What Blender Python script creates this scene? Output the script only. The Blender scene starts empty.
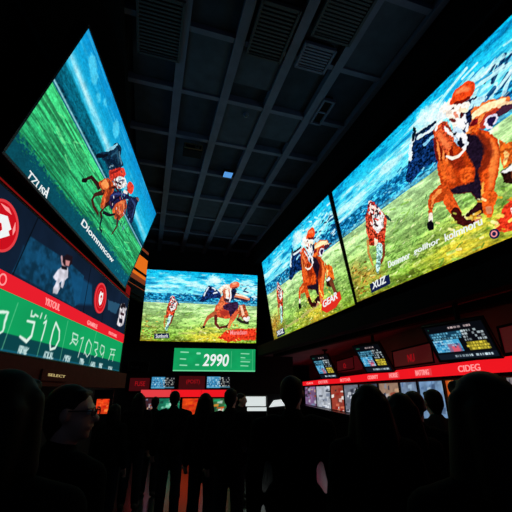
import bpy, bmesh, math, random
import numpy as np
from mathutils import Vector, Matrix

S = bpy.context.scene
COL = S.collection
random.seed(7)
RNG = np.random.default_rng(11)
R = math.radians

# ------------------------------------------------------------------ camera
EYE = Vector((0.0, 0.0, 1.65))
PITCH = R(21.0)
FPX = 350.0
cam_data = bpy.data.cameras.new('camera')
cam_data.sensor_width = 36.0
cam_data.lens = 36.0 * FPX / 512.0
cam_data.clip_start = 0.05
cam = bpy.data.objects.new('camera', cam_data)
COL.objects.link(cam)
cam.location = EYE
cam.rotation_euler = (R(90) + PITCH, 0, 0)
S.camera = cam
S.view_settings.view_transform = 'Standard'
S.view_settings.look = 'None'
S.view_settings.exposure = 0.0
S.view_settings.gamma = 1.0
S.view_settings.use_curve_mapping = False


def ray(px, py):
    a, b = (px - 256) / FPX, -(py - 256) / FPX
    c, s = math.cos(PITCH), math.sin(PITCH)
    return Vector((a, c - s * b, s + c * b))


def at_y(px, py, Y):
    r = ray(px, py)
    return EYE + r * (Y / r.y)


def at_z(px, py, Z):
    r = ray(px, py)
    return EYE + r * ((Z - EYE.z) / r.z)


# --------------------------------------------------------------- materials
def lin(c):
    return tuple((x / 12.92 if x <= 0.04045 else ((x + 0.055) / 1.055) ** 2.4) for x in c)


def rgb(r, g, b):
    return lin((r / 255, g / 255, b / 255))


def mat(name, col, rough=0.6, metal=0.0, emit=None, strength=1.0, noise=0.0, scale=8.0, spec=0.5, bump=0.0):
    m = bpy.data.materials.new(name)
    m.use_nodes = True
    nt = m.node_tree
    p = nt.nodes['Principled BSDF']
    p.inputs['Base Color'].default_value = (*col, 1)
    p.inputs['Roughness'].default_value = rough
    p.inputs['Metallic'].default_value = metal
    p.inputs['Specular IOR Level'].default_value = spec
    if emit:
        p.inputs['Emission Color'].default_value = (*emit, 1)
        p.inputs['Emission Strength'].default_value = strength
    if noise or bump:
        tc = nt.nodes.new('ShaderNodeTexCoord')
        n = nt.nodes.new('ShaderNodeTexNoise')
        n.inputs['Scale'].default_value = scale
        n.inputs['Detail'].default_value = 6
        nt.links.new(tc.outputs['Object'], n.inputs['Vector'])
        if noise:
            mx = nt.nodes.new('ShaderNodeMix')
            mx.data_type = 'RGBA'
            mx.inputs[6].default_value = (*[c * (1 - noise) for c in col], 1)
            mx.inputs[7].default_value = (*[min(1, c * (1 + noise)) for c in col], 1)
            nt.links.new(n.outputs['Fac'], mx.inputs[0])
            nt.links.new(mx.outputs[2], p.inputs['Base Color'])
        if bump:
            b = nt.nodes.new('ShaderNodeBump')
            b.inputs['Strength'].default_value = bump
            b.inputs['Distance'].default_value = 0.01
            nt.links.new(n.outputs['Fac'], b.inputs['Height'])
            nt.links.new(b.outputs['Normal'], p.inputs['Normal'])
    return m


def picture_material(name, strength=1.0):
    m = mat(name, (0.004, 0.004, 0.004), rough=0.9, spec=0.0)
    nt = m.node_tree
    p = nt.nodes['Principled BSDF']
    a = nt.nodes.new('ShaderNodeAttribute')
    a.attribute_name = 'picture'
    nt.links.new(a.outputs['Color'], p.inputs['Emission Color'])
    p.inputs['Emission Strength'].default_value = strength
    return m


M = {
    'picture': picture_material('led_picture'),
    'black': mat('black_housing', (0.005, 0.005, 0.006), 0.8, noise=0.3, spec=0.06),
    'bezel': mat('dark_bezel', (0.01, 0.01, 0.012), 0.35, spec=0.4),
    'brown': mat('dark_brown_panel', (0.12, 0.026, 0.022), 0.8, noise=0.3, spec=.1),
    'wall': mat('charcoal_wall_paint', (0.012, 0.014, 0.018), 0.8, noise=0.35, scale=3, bump=0.1, spec=0.2),
    'soffit': mat('grey_soffit_paint', (0.20, 0.175, 0.18), 0.7, noise=0.25, scale=2, spec=0.3),
    'shopwall': mat('dark_red_wall', (0.20, 0.018, 0.018), 0.6, noise=0.3, scale=4),
    'floor': mat('polished_dark_floor', (0.012, 0.016, 0.022), 0.22, noise=0.3, scale=3, spec=0.5),
    'tile': mat('ceiling_tile_paint', (0.024, 0.034, 0.056), 0.85, noise=0.45, scale=5, spec=0.1),
    'tile_pale': mat('pale_ceiling_tile', (0.046, 0.060, 0.092), 0.85, noise=0.4, scale=5, spec=0.1),
    'beam': mat('ceiling_beam_paint', (0.085, 0.100, 0.175), 0.6, noise=0.35, scale=4, spec=0.3),
    'grille': mat('grille_metal', (0.020, 0.026, 0.040), 0.7, metal=0.0, noise=0.3),
    'metal': mat('grey_metal', (0.12, 0.12, 0.13), 0.4, metal=0.8, noise=0.2),
    'gold': mat('dull_gold_metal', (0.16, 0.12, 0.07), 0.4, metal=0.5, noise=0.3),
    'red_lit': mat('lit_red_acrylic', (0.25, 0.01, 0.01), 0.9, spec=0.0, emit=rgb(238, 22, 32), strength=1.0),
    'red_face': mat('lit_red_strip', (0.1, 0.003, 0.003), 0.9, spec=0.0, emit=rgb(232, 30, 44), strength=1.0),
    'red_disc': mat('lit_red_roundel', (0.25, 0.01, 0.01), 0.9, spec=0.0, emit=rgb(200, 14, 28), strength=1.0),
    'red_rim': mat('lit_pale_red_rim', (0.25, 0.05, 0.05), 0.9, spec=0.0, emit=rgb(226, 60, 66), strength=1.0),
    'red_neon': mat('dim_red_neon', (0.1, 0.005, 0.005), 0.9, spec=0.0, emit=rgb(150, 14, 22), strength=1.0),
    'red_thread': mat('red_edge_light', (0.05, 0.005, 0.005), 0.9, spec=0.0, emit=rgb(120, 16, 14), strength=1.0),
    'red_dim': mat('dim_red_panel', (0.08, 0.008, 0.010), 0.5, emit=rgb(58, 8, 12), strength=1.0, noise=0.3),
    'white_lit': mat('lit_white_lettering', (0.6, 0.6, 0.6), 0.9, spec=0.0, emit=rgb(235, 240, 240), strength=1.0),
    'cream_lit': mat('lit_cream_lettering', (0.3, 0.25, 0.2), 0.9, spec=0.0, emit=rgb(206, 184, 120), strength=0.8),
    'pink_lit': mat('lit_pink_lettering', (0.6, 0.4, 0.4), 0.9, spec=0.0, emit=rgb(250, 150, 150), strength=1.0),
    'pale_lit': mat('lit_pale_panel', (0.6, 0.6, 0.6), 0.9, spec=0.0, emit=rgb(214, 222, 222), strength=1.0),
    'amber_lit': mat('lit_amber_panel', (0.4, 0.15, 0.03), 0.9, spec=0.0, emit=rgb(226, 106, 22), strength=1.0),
    'amber_dim': mat('lit_brown_amber_panel', (0.2, 0.06, 0.03), 0.9, spec=0.0, emit=rgb(120, 52, 26), strength=1.0),
    'blue_lit': mat('lit_blue_lamp', (0.1, 0.2, 0.4), 0.9, spec=0.0, emit=rgb(84, 150, 220), strength=1.0),
    'navy': mat('navy_patch', (0.01, 0.015, 0.05), 0.9, spec=0.0, emit=rgb(16, 26, 70), strength=1.0),
    'red_patch': mat('red_patch', (0.2, 0.02, 0.02), 0.9, spec=0.0, emit=rgb(226, 44, 30), strength=1.0),
    'skin': mat('skin', (0.55, 0.31, 0.24), 0.5, noise=0.15, scale=20),
    'skin_dark': mat('darker_skin', (0.16, 0.085, 0.055), 0.5, noise=0.15, scale=20),
    'hair': mat('black_hair', (0.003, 0.003, 0.003), 0.6, noise=0.4, scale=60, spec=0.1),
    'hair_brown': mat('brown_hair', (0.012, 0.007, 0.005), 0.6, noise=0.4, scale=60, spec=0.15),
    'cloth_black': mat('black_cloth', (0.004, 0.004, 0.005), 0.95, noise=0.3, scale=30, spec=0.05),
    'cloth_navy': mat('navy_cloth', (0.006, 0.008, 0.014), 0.95, noise=0.3, scale=30, spec=0.05),
    'cloth_grey': mat('grey_brown_cloth', (0.05, 0.04, 0.038), 0.95, noise=0.3, scale=30, spec=0.05),
    'denim': mat('dark_denim', (0.008, 0.010, 0.018), 0.95, noise=0.3, scale=40, spec=0.05),
    'shoe': mat('black_leather', (0.006, 0.006, 0.006), 0.5),
    'eye_white': mat('eye_white', (0.6, 0.58, 0.55), 0.3),
    'glass_frame': mat('glasses_plastic', (0.01, 0.01, 0.01), 0.3),
    'lens': mat('glasses_lens', (0.05, 0.03, 0.03), 0.1, spec=0.6),
}

# ------------------------------------------------------------ object basics


def obj(name, mesh, material=None, parent=None):
    o = bpy.data.objects.new(name, mesh)
    COL.objects.link(o)
    if material:
        mesh.materials.clear()
        mesh.materials.append(M[material] if isinstance(material, str) else material)
    if parent:
        o.parent = parent
    return o


def tag(o, label=None, cat=None, group=None, kind=None):
    if label:
        o['label'] = label
    if cat:
        o['category'] = cat
    if group:
        o['group'] = group
    if kind:
        o['kind'] = kind
    return o


def empty(name, label, cat, loc=(0, 0, 0), rz=0.0, group=None, matrix=None):
    o = bpy.data.objects.new(name, None)
    COL.objects.link(o)
    o.empty_display_size = 0.1
    if matrix is not None:
        o.matrix_world = matrix
    else:
        o.location = loc
        o.rotation_euler = (0, 0, rz)
    return tag(o, label, cat, group)


def bm_mesh(bm, name, smooth=False):
    me = bpy.data.meshes.new(name)
    bmesh.ops.recalc_face_normals(bm, faces=bm.faces)
    bm.to_mesh(me)
    bm.free()
    if smooth:
        for p in me.polygons:
            p.use_smooth = True
    return me


def add_box(bm, x0, x1, y0, y1, z0, z1, bevel=0.0):
    vs = [bm.verts.new((x, y, z)) for x in (x0, x1) for y in (y0, y1) for z in (z0, z1)]
    fs = [(0, 1, 3, 2), (4, 6, 7, 5), (0, 4, 5, 1), (2, 3, 7, 6), (0, 2, 6, 4), (1, 5, 7, 3)]
    faces = [bm.faces.new([vs[i] for i in f]) for f in fs]
    if bevel > 0:
        es = list({e for f in faces for e in f.edges})
        bmesh.ops.bevel(bm, geom=es, offset=bevel, segments=2, affect='EDGES', profile=0.5)


def box_obj(name, x0, x1, y0, y1, z0, z1, material, parent=None, bevel=0.006):
    bm = bmesh.new()
    add_box(bm, x0, x1, y0, y1, z0, z1, bevel)
    return obj(name, bm_mesh(bm, name), material, parent)


def frame_obj(name, w, h, t, y0, y1, material, parent, zc=0.0, xc=0.0):
    """rectangular ring around a w x h opening, t wide."""
    bm = bmesh.new()
    a, b = w / 2, h / 2
    add_box(bm, xc - a - t, xc + a + t, y0, y1, zc + b, zc + b + t, 0.004)
    add_box(bm, xc - a - t, xc + a + t, y0, y1, zc - b - t, zc - b, 0.004)
    add_box(bm, xc - a - t, xc - a, y0, y1, zc - b, zc + b, 0.004)
    add_box(bm, xc + a, xc + a + t, y0, y1, zc - b, zc + b, 0.004)
    return obj(name, bm_mesh(bm, name), material, parent)


def disc_obj(name, x, z, r, y0, y1, material, parent, inner=0.0, seg=48):
    bm = bmesh.new()
    ring = []
    for k in range(seg):
        a = 2 * math.pi * k / seg
        c, s = math.cos(a), math.sin(a)
        row = [bm.verts.new((x + c * r, y, z + s * r)) for y in (y0, y1)]
        if inner:
            row += [bm.verts.new((x + c * inner, y, z + s * inner)) for y in (y0, y1)]
        ring.append(row)
    for k in range(seg):
        p, q = ring[k], ring[(k + 1) % seg]
        bm.faces.new((p[0], q[0], q[1], p[1]))
        if inner:
            bm.faces.new((p[2], p[3], q[3], q[2]))
            bm.faces.new((p[0], p[2], q[2], q[0]))
            bm.faces.new((p[1], q[1], q[3], p[3]))
    if not inner:
        bm.faces.new([r_[0] for r_ in ring])
        bm.faces.new([r_[1] for r_ in ring])
    return obj(name, bm_mesh(bm, name), material, parent)


def plate_obj(name, pts, y0, y1, material, parent):
    """extruded polygon given by (x, z) points."""
    bm = bmesh.new()
    a = [bm.verts.new((x, y0, z)) for x, z in pts]
    b = [bm.verts.new((x, y1, z)) for x, z in pts]
    n = len(pts)
    bm.faces.new(a)
    bm.faces.new(b)
    for i in range(n):
        j = (i + 1) % n
        bm.faces.new((a[i], a[j], b[j], b[i]))
    return obj(name, bm_mesh(bm, name), material, parent)


def text_obj(name, body, x0, z0, x1, z1, height, y, material, parent, depth=0.006, bold=0.0, shear=0.0):
    """lettering whose baseline runs from (x0,z0) to (x1,z1) in the panel plane, front at y."""
    cu = bpy.data.curves.new(name, 'FONT')
    cu.body = body
    cu.extrude = 0.03
    cu.offset = bold
    cu.shear = shear
    tmp = bpy.data.objects.new(name, cu)
    COL.objects.link(tmp)
    bpy.context.view_layer.update()
    me = bpy.data.meshes.new_from_object(tmp.evaluated_get(bpy.context.evaluated_depsgraph_get()))
    bpy.data.objects.remove(tmp)
    n = len(me.vertices)
    co = np.empty(n * 3)
    me.vertices.foreach_get('co', co)
    co = co.reshape(-1, 3)
    lo, hi = co.min(0), co.max(0)
    L = math.hypot(x1 - x0, z1 - z0)
    ux, uz = (x1 - x0) / L, (z1 - z0) / L
    a = (co[:, 0] - lo[0]) / (hi[0] - lo[0]) * L
    b = (co[:, 1] - lo[1]) / (hi[1] - lo[1]) * height
    d = (co[:, 2] - lo[2]) / (hi[2] - lo[2]) * depth
    out = np.stack([x0 + ux * a - uz * b, y + depth - d - depth, z0 + uz * a + ux * b], 1)
    me.vertices.foreach_set('co', out.ravel())
    me.update()
    return obj(name, me, material, parent)


# ------------------------------------------------- pictures shown on screens
def vnoise(ny, nx, fy, fx, seed):
    g = np.random.default_rng(seed).random((fy + 2, fx + 2))
    y = np.linspace(0, fy, ny)
    x = np.linspace(0, fx, nx)
    yi, xi = y.astype(int), x.astype(int)
    ty, tx = (y - yi)[:, None], (x - xi)[None]
    ty, tx = ty * ty * (3 - 2 * ty), tx * tx * (3 - 2 * tx)
    a, b = g[yi][:, xi], g[yi][:, xi + 1]
    c, d = g[yi + 1][:, xi], g[yi + 1][:, xi + 1]
    return (a * (1 - tx) + b * tx) * (1 - ty) + (c * (1 - tx) + d * tx) * ty


def fbm(ny, nx, fy, fx, seed, octaves=4):
    t, amp, tot = 0, 1.0, 0
    for k in range(octaves):
        t = t + amp * vnoise(ny, nx, min(fy * 2 ** k, ny), min(fx * 2 ** k, nx), seed + k)
        tot += amp
        amp *= 0.6
    return t / tot


class Canvas:
    """colour field sampled over a screen; u to the right, v downward, both 0..1"""

    def __init__(self, nx, ny, base=(0, 0, 0)):
        self.nx, self.ny = nx, ny
        self.c = np.zeros((ny, nx, 3)) + np.array(base) / 255.0
        self.U, self.V = np.meshgrid(np.linspace(0, 1, nx), np.linspace(0, 1, ny))

    def blend(self, mask, col, sl=None):
        sl = sl or (slice(None), slice(None))
        m = mask[..., None]
        col = np.asarray(col, float)
        if col.max() > 1.5:
            col = col / 255.0
        self.c[sl] = self.c[sl] * (1 - m) + col * m

    def window(self, x0, x1, y0, y1):
        a = max(0, int(math.floor(x0))), min(self.nx, int(math.ceil(x1)) + 1)
        b = max(0, int(math.floor(y0))), min(self.ny, int(math.ceil(y1)) + 1)
        if a[0] >= a[1] or b[0] >= b[1]:
            return None
        sl = (slice(*b), slice(*a))
        X, Y = np.meshgrid(np.arange(*a), np.arange(*b))
        return sl, X, Y

    def P(self, pts):
        return [(u * (self.nx - 1), v * (self.ny - 1)) for u, v in pts]

    def poly(self, pts, col, soft=1.0, rough=0.0, seed=0, alpha=1.0, tex=0.0):
        p = np.array(self.P(pts))
        pad = soft + rough + 2
        w = self.window(p[:, 0].min() - pad, p[:, 0].max() + pad, p[:, 1].min() - pad, p[:, 1].max() + pad)
        if w is None:
            return
        sl, X, Y = w
        X, Y = X.astype(float), Y.astype(float)
        if rough:
            X = X + rough * (self.NZ[0][sl] - .5) * 2
            Y = Y + rough * (self.NZ[1][sl] - .5) * 2
        ins = np.zeros(X.shape, bool)
        d2 = np.full(X.shape, 1e9)
        for i in range(len(p)):
            (x0, y0), (x1, y1) = p[i], p[(i + 1) % len(p)]
            if y0 != y1:
                cr = ((y0 > Y) != (y1 > Y)) & (X < (x1 - x0) * (Y - y0) / (y1 - y0) + x0)
                ins ^= cr
            dx, dy = x1 - x0, y1 - y0
            t = np.clip(((X - x0) * dx + (Y - y0) * dy) / (dx * dx + dy * dy + 1e-9), 0, 1)
            d2 = np.minimum(d2, (X - x0 - t * dx) ** 2 + (Y - y0 - t * dy) ** 2)
        sd = np.sqrt(d2) * np.where(ins, 1, -1)
        m = np.clip(sd / (2 * soft) + 0.5, 0, 1) * alpha
        col = np.array(col, float) / 255.0
        if tex:
            col = np.clip(col * (1 + tex * (self.NZ[2][sl][..., None] - .5) * 2), 0, 1)
            self.c[sl] = self.c[sl] * (1 - m[..., None]) + col * m[..., None]
        else:
            self.blend(m, np.array(col), sl)

    def stroke(self, pts, widths, col, soft=0.8, rough=0.0, alpha=1.0, tex=0.0):
        """round brush line; widths as fractions of the picture height"""
        p = self.P(pts)
        if not hasattr(widths, '__len__'):
            widths = [widths] * len(p)
        r = [max(0.45, w * (self.ny - 1) / 2) for w in widths]
        xs, ys = [q[0] for q in p], [q[1] for q in p]
        pad = max(r) + soft + rough + 2
        w = self.window(min(xs) - pad, max(xs) + pad, min(ys) - pad, max(ys) + pad)
        if w is None:
            return
        sl, X, Y = w
        X, Y = X.astype(float), Y.astype(float)
        if rough:
            X = X + rough * (self.NZ[0][sl] - .5) * 2
            Y = Y + rough * (self.NZ[1][sl] - .5) * 2
        sd = np.full(X.shape, -1e9)
        for i in range(len(p) - 1):
            (x0, y0), (x1, y1) = p[i], p[i + 1]
            dx, dy = x1 - x0, y1 - y0
            t = np.clip(((X - x0) * dx + (Y - y0) * dy) / (dx * dx + dy * dy + 1e-9), 0, 1)
            d = np.sqrt((X - x0 - t * dx) ** 2 + (Y - y0 - t * dy) ** 2)
            sd = np.maximum(sd, r[i] * (1 - t) + r[i + 1] * t - d)
        m = np.clip(sd / (2 * soft) + 0.5, 0, 1) * alpha
        c = np.array(col, float) / 255.0
        if tex:
            c = np.clip(c * (1 + tex * (self.NZ[2][sl][..., None] - .5) * 2), 0, 1)
            self.c[sl] = self.c[sl] * (1 - m[..., None]) + c * m[..., None]
        else:
            self.blend(m, c, sl)

    def rect(self, u0, u1, v0, v1, col, alpha=1.0, soft=0.5):
        self.poly([(u0, v0), (u1, v0), (u1, v1), (u0, v1)], col, soft=soft, alpha=alpha)

    def dabs(self, n, box, size, cols, angle=0.0, seed=1, alpha=0.8, length=2.5, where=None):
        """short painter's dabs scattered inside box=(u0,u1,v0,v1)"""
        g = np.random.default_rng(seed)
        asp = self.nx / self.ny
        for _ in range(n):
            u, v = g.uniform(box[0], box[1]), g.uniform(box[2], box[3])
            if where and not where(u, v):
                continue
            s = size * g.uniform(.5, 1.3)
            a = angle + g.normal(0, .35)
            L = s * length
            du, dv = math.cos(a) * L / asp, math.sin(a) * L
            self.stroke([(u - du / 2, v - dv / 2), (u + du / 2, v + dv / 2)], s, cols[g.integers(len(cols))], alpha=alpha, soft=.7)

    def paint_finish(self, seed, grain=.16, contrast=1.15):
        g = fbm(self.ny, self.nx, int(self.ny / 2.2), int(self.nx / 2.6), seed, 2)[..., None]
        g2 = fbm(self.ny, self.nx, int(self.ny / 7), int(self.nx / 12), seed + 9, 3)[..., None]
        c = self.c
        blur = c.copy()
        for ax in (0, 1):
            blur = (np.roll(blur, 2, ax) + np.roll(blur, -2, ax) + blur) / 3
        c = c + .5 * (c - blur)
        c = c * (1 + grain * 2 * (g - .5) + grain * 2 * (g2 - .5))
        self.c = np.clip((c - .45) * contrast + .47, 0, 1)

    def noise_fields(self, seed, fine=(60, 100)):
        self.NZ = [fbm(self.ny, self.nx, fine[0], fine[1], seed + 10 * k, 2) for k in range(3)]
        self.NZ[2] = np.clip((self.NZ[2] - .5) * 2.2 + .5, 0, 1)


def picture_mesh(name, cv, w, h, y, parent, material='picture', z_off=0.0, x_off=0.0):
    nx, ny = cv.nx, cv.ny
    X, Z = np.meshgrid(np.linspace(-w / 2, w / 2, nx) + x_off, np.linspace(h / 2, -h / 2, ny) + z_off)
    co = np.stack([X, np.full(X.shape, y), Z], -1).reshape(-1, 3)
    idx = np.arange(nx * ny).reshape(ny, nx)
    f = np.stack([idx[1:, :-1], idx[1:, 1:], idx[:-1, 1:], idx[:-1, :-1]], -1).reshape(-1, 4)
    me = bpy.data.meshes.new(name)
    me.vertices.add(len(co))
    me.vertices.foreach_set('co', co.ravel())
    me.loops.add(f.size)
    me.loops.foreach_set('vertex_index', f.ravel())
    me.polygons.add(len(f))
    me.polygons.foreach_set('loop_start', np.arange(len(f)) * 4)
    me.update(calc_edges=True)
    a = me.attributes.new('picture', 'FLOAT_COLOR', 'POINT')
    c = np.clip(cv.c, 0, 1)
    c = np.where(c <= .04045, c / 12.92, ((c + .055) / 1.055) ** 2.4).reshape(-1, 3)
    a.data.foreach_set('color', np.concatenate([c, np.ones((len(c), 1))], 1).astype(np.float32).ravel())
    return obj(name, me, material, parent)


# ---- the racing picture that the three big boards on the right and back show
def xf(A, pts):
    return [(A[0][0] * u + A[0][1] * v + A[0][2], A[1][0] * u + A[1][1] * v + A[1][2]) for u, v in pts]


ID = ((1, 0, 0), (0, 1, 0))


def race_background(cv, seed, hills=.43):
    ny, nx = cv.ny, cv.nx
    U, V = cv.U, cv.V
    n1 = fbm(ny, nx, 7, 5, seed, 5)
    n2 = fbm(ny, nx, 26, 8, seed + 20, 4)
    n3 = fbm(ny, nx, 70, 60, seed + 40, 3)
    cl = np.array
    # sky
    t = np.clip(V / .33, 0, 1)[..., None]
    sky = cl((14, 178, 222)) * (1 - t) + cl((120, 216, 236)) * t
    cloud = np.clip((n2 - .5) * 5 + (.5 - np.abs(V - .2) / .16), 0, 1)[..., None]
    sky = sky * (1 - .8 * cloud) + cl((206, 242, 246)) * .8 * cloud
    dark = np.clip((.40 - n2) * 8, 0, 1)[..., None] * .65
    sky = sky * (1 - dark) + cl((8, 110, 170)) * dark
    top = np.clip((.06 - V) / .02, 0, 1)[..., None] * np.clip((n3 - .5) * 5, 0, 1)[..., None]
    sky = sky * (1 - .5 * top) + cl((20, 90, 130)) * .5 * top
    cv.c[:] = sky / 255
    # hills
    edge = hills - .13 - .06 * (n1 - .4) - .05 * np.clip(U - .62, 0, 1)
    hm = np.clip((V - edge) / .012, 0, 1)[..., None]
    hc = cl((30, 130, 176)) * (1 - n2[..., None]) + cl((14, 84, 134)) * n2[..., None]
    hc = hc + (np.clip((n3 - .52) * 4, 0, 1)[..., None] * cl((70, 130, 140))) * .8
    hc = hc * (1 - .4 * np.clip((.45 - n3) * 5, 0, 1)[..., None])
    cv.c = cv.c * (1 - hm) + hc / 255 * hm
    # pale mist line at the foot of the hills
    ml = np.exp(-((V - hills + .012) / .014) ** 2)[..., None] * .6
    cv.c = cv.c * (1 - ml) + cl((130, 196, 206)) / 255 * ml
    # turf
    tm = np.clip((V - hills - .02 * (n1 - .5)) / .008, 0, 1)[..., None]
    s = np.clip((V - hills) / (1 - hills), 0, 1)[..., None]
    tc = cl((186, 226, 164)) * (1 - s) + cl((120, 170, 52)) * s
    k = np.clip((n2 - .5) * 3.4 + .5, 0, 1)[..., None]
    tc = tc * (.80 + .4 * k)
    fleck = np.clip((n3 - .55) * 6, 0, 1)[..., None]
    tc = tc * (1 - .45 * fleck * s) + cl((226, 238, 160)) * .45 * fleck * s
    dk = np.clip((.42 - n3) * 7, 0, 1)[..., None]
    tc = tc * (1 - .36 * dk * (s ** .7))
    # bare brown ground bottom left and golden dust below the big horse
    br = np.clip(1.15 - np.hypot((U - .06) / .17, (V - .86) / .20), 0, 1) * np.clip((n1 - .3) * 3, 0, 1)
    tc = tc * (1 - .85 * br[..., None]) + (cl((178, 120, 46)) * (.6 + .8 * n3[..., None])) * .85 * br[..., None]
    gd = np.clip(1.25 - np.hypot((U - .60) / .24, (V - .94) / .17), 0, 1) * np.clip((n2 - .2) * 2.2, 0, 1)
    tc = tc * (1 - .8 * gd[..., None]) + (cl((242, 196, 58)) * (.7 + .6 * n3[..., None])) * .8 * gd[..., None]
    bt = np.clip((V - .9) / .1, 0, 1) * np.clip((n1 - .35) * 3, 0, 1)
    tc = tc * (1 - .55 * bt[..., None]) + cl((120, 104, 40)) * .55 * bt[..., None]
    cv.c = cv.c * (1 - tm) + np.clip(tc, 0, 255) / 255 * tm


def race_small_rider(cv, A, k=1.0):
    T = lambda p: xf(A, p)
    # far rider: pale horse coming head-on, rider in red and white
    cv.poly(T([(0.185, 0.406), (0.214, 0.363), (0.258, 0.376), (0.289, 0.474), (0.299, 0.529), (0.277, 0.602), (0.255, 0.666), (0.224, 0.678), (0.174, 0.622), (0.166, 0.528)]), (176, 66, 46), 1, 2, tex=.5)
    cv.poly(T([(0.231, 0.429), (0.272, 0.419), (0.290, 0.493), (0.268, 0.575), (0.228, 0.589), (0.211, 0.527)]), (232, 226, 220), 1, 2, tex=.3)
    cv.stroke(T([(0.231, 0.345), (0.238, 0.386), (0.248, 0.425)]), [.05 * k, .06 * k, .05 * k], (238, 200, 190), rough=2)
    cv.stroke(T([(0.218, 0.357), (0.234, 0.343), (0.252, 0.370)]), .025 * k, (150, 40, 50), rough=1)
    cv.poly(T([(0.179, 0.558), (0.227, 0.626), (0.266, 0.629), (0.247, 0.705), (0.222, 0.727), (0.212, 0.661), (0.183, 0.657), (0.160, 0.630)]), (150, 48, 30), 1, 2, tex=.5)
    cv.poly(T([(0.203, 0.606), (0.221, 0.634), (0.209, 0.677), (0.194, 0.662)]), (250, 210, 180), 1, 1)
    cv.stroke(T([(0.160, 0.601), (0.147, 0.688), (0.155, 0.787)]), [.03 * k, .024 * k, .018 * k], (196, 120, 60), rough=2, alpha=.8)
    cv.stroke(T([(0.218, 0.692), (0.200, 0.762), (0.173, 0.844)]), [.065 * k, .055 * k, .035 * k], (150, 204, 196), rough=2.5, tex=.4)
    cv.stroke(T([(0.244, 0.703), (0.229, 0.764), (0.206, 0.802)]), [.03 * k, .025 * k, .02 * k], (120, 60, 40), rough=2)
    cv.stroke(T([(0.297, 0.509), (0.313, 0.557)]), .018 * k, (40, 60, 60), rough=2)
    g = np.random.default_rng(5)
    cols = [(250, 240, 240), (60, 20, 30), (210, 60, 50), (40, 60, 90), (250, 220, 210)]
    for _ in range(34):
        u, v = g.normal(.235, .020), g.uniform(.33, .54)
        cv.stroke(T([(u, v), (u + g.normal(0, .008), v + g.normal(0, .02))]), .012 * k, cols[g.integers(5)], rough=1)


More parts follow.
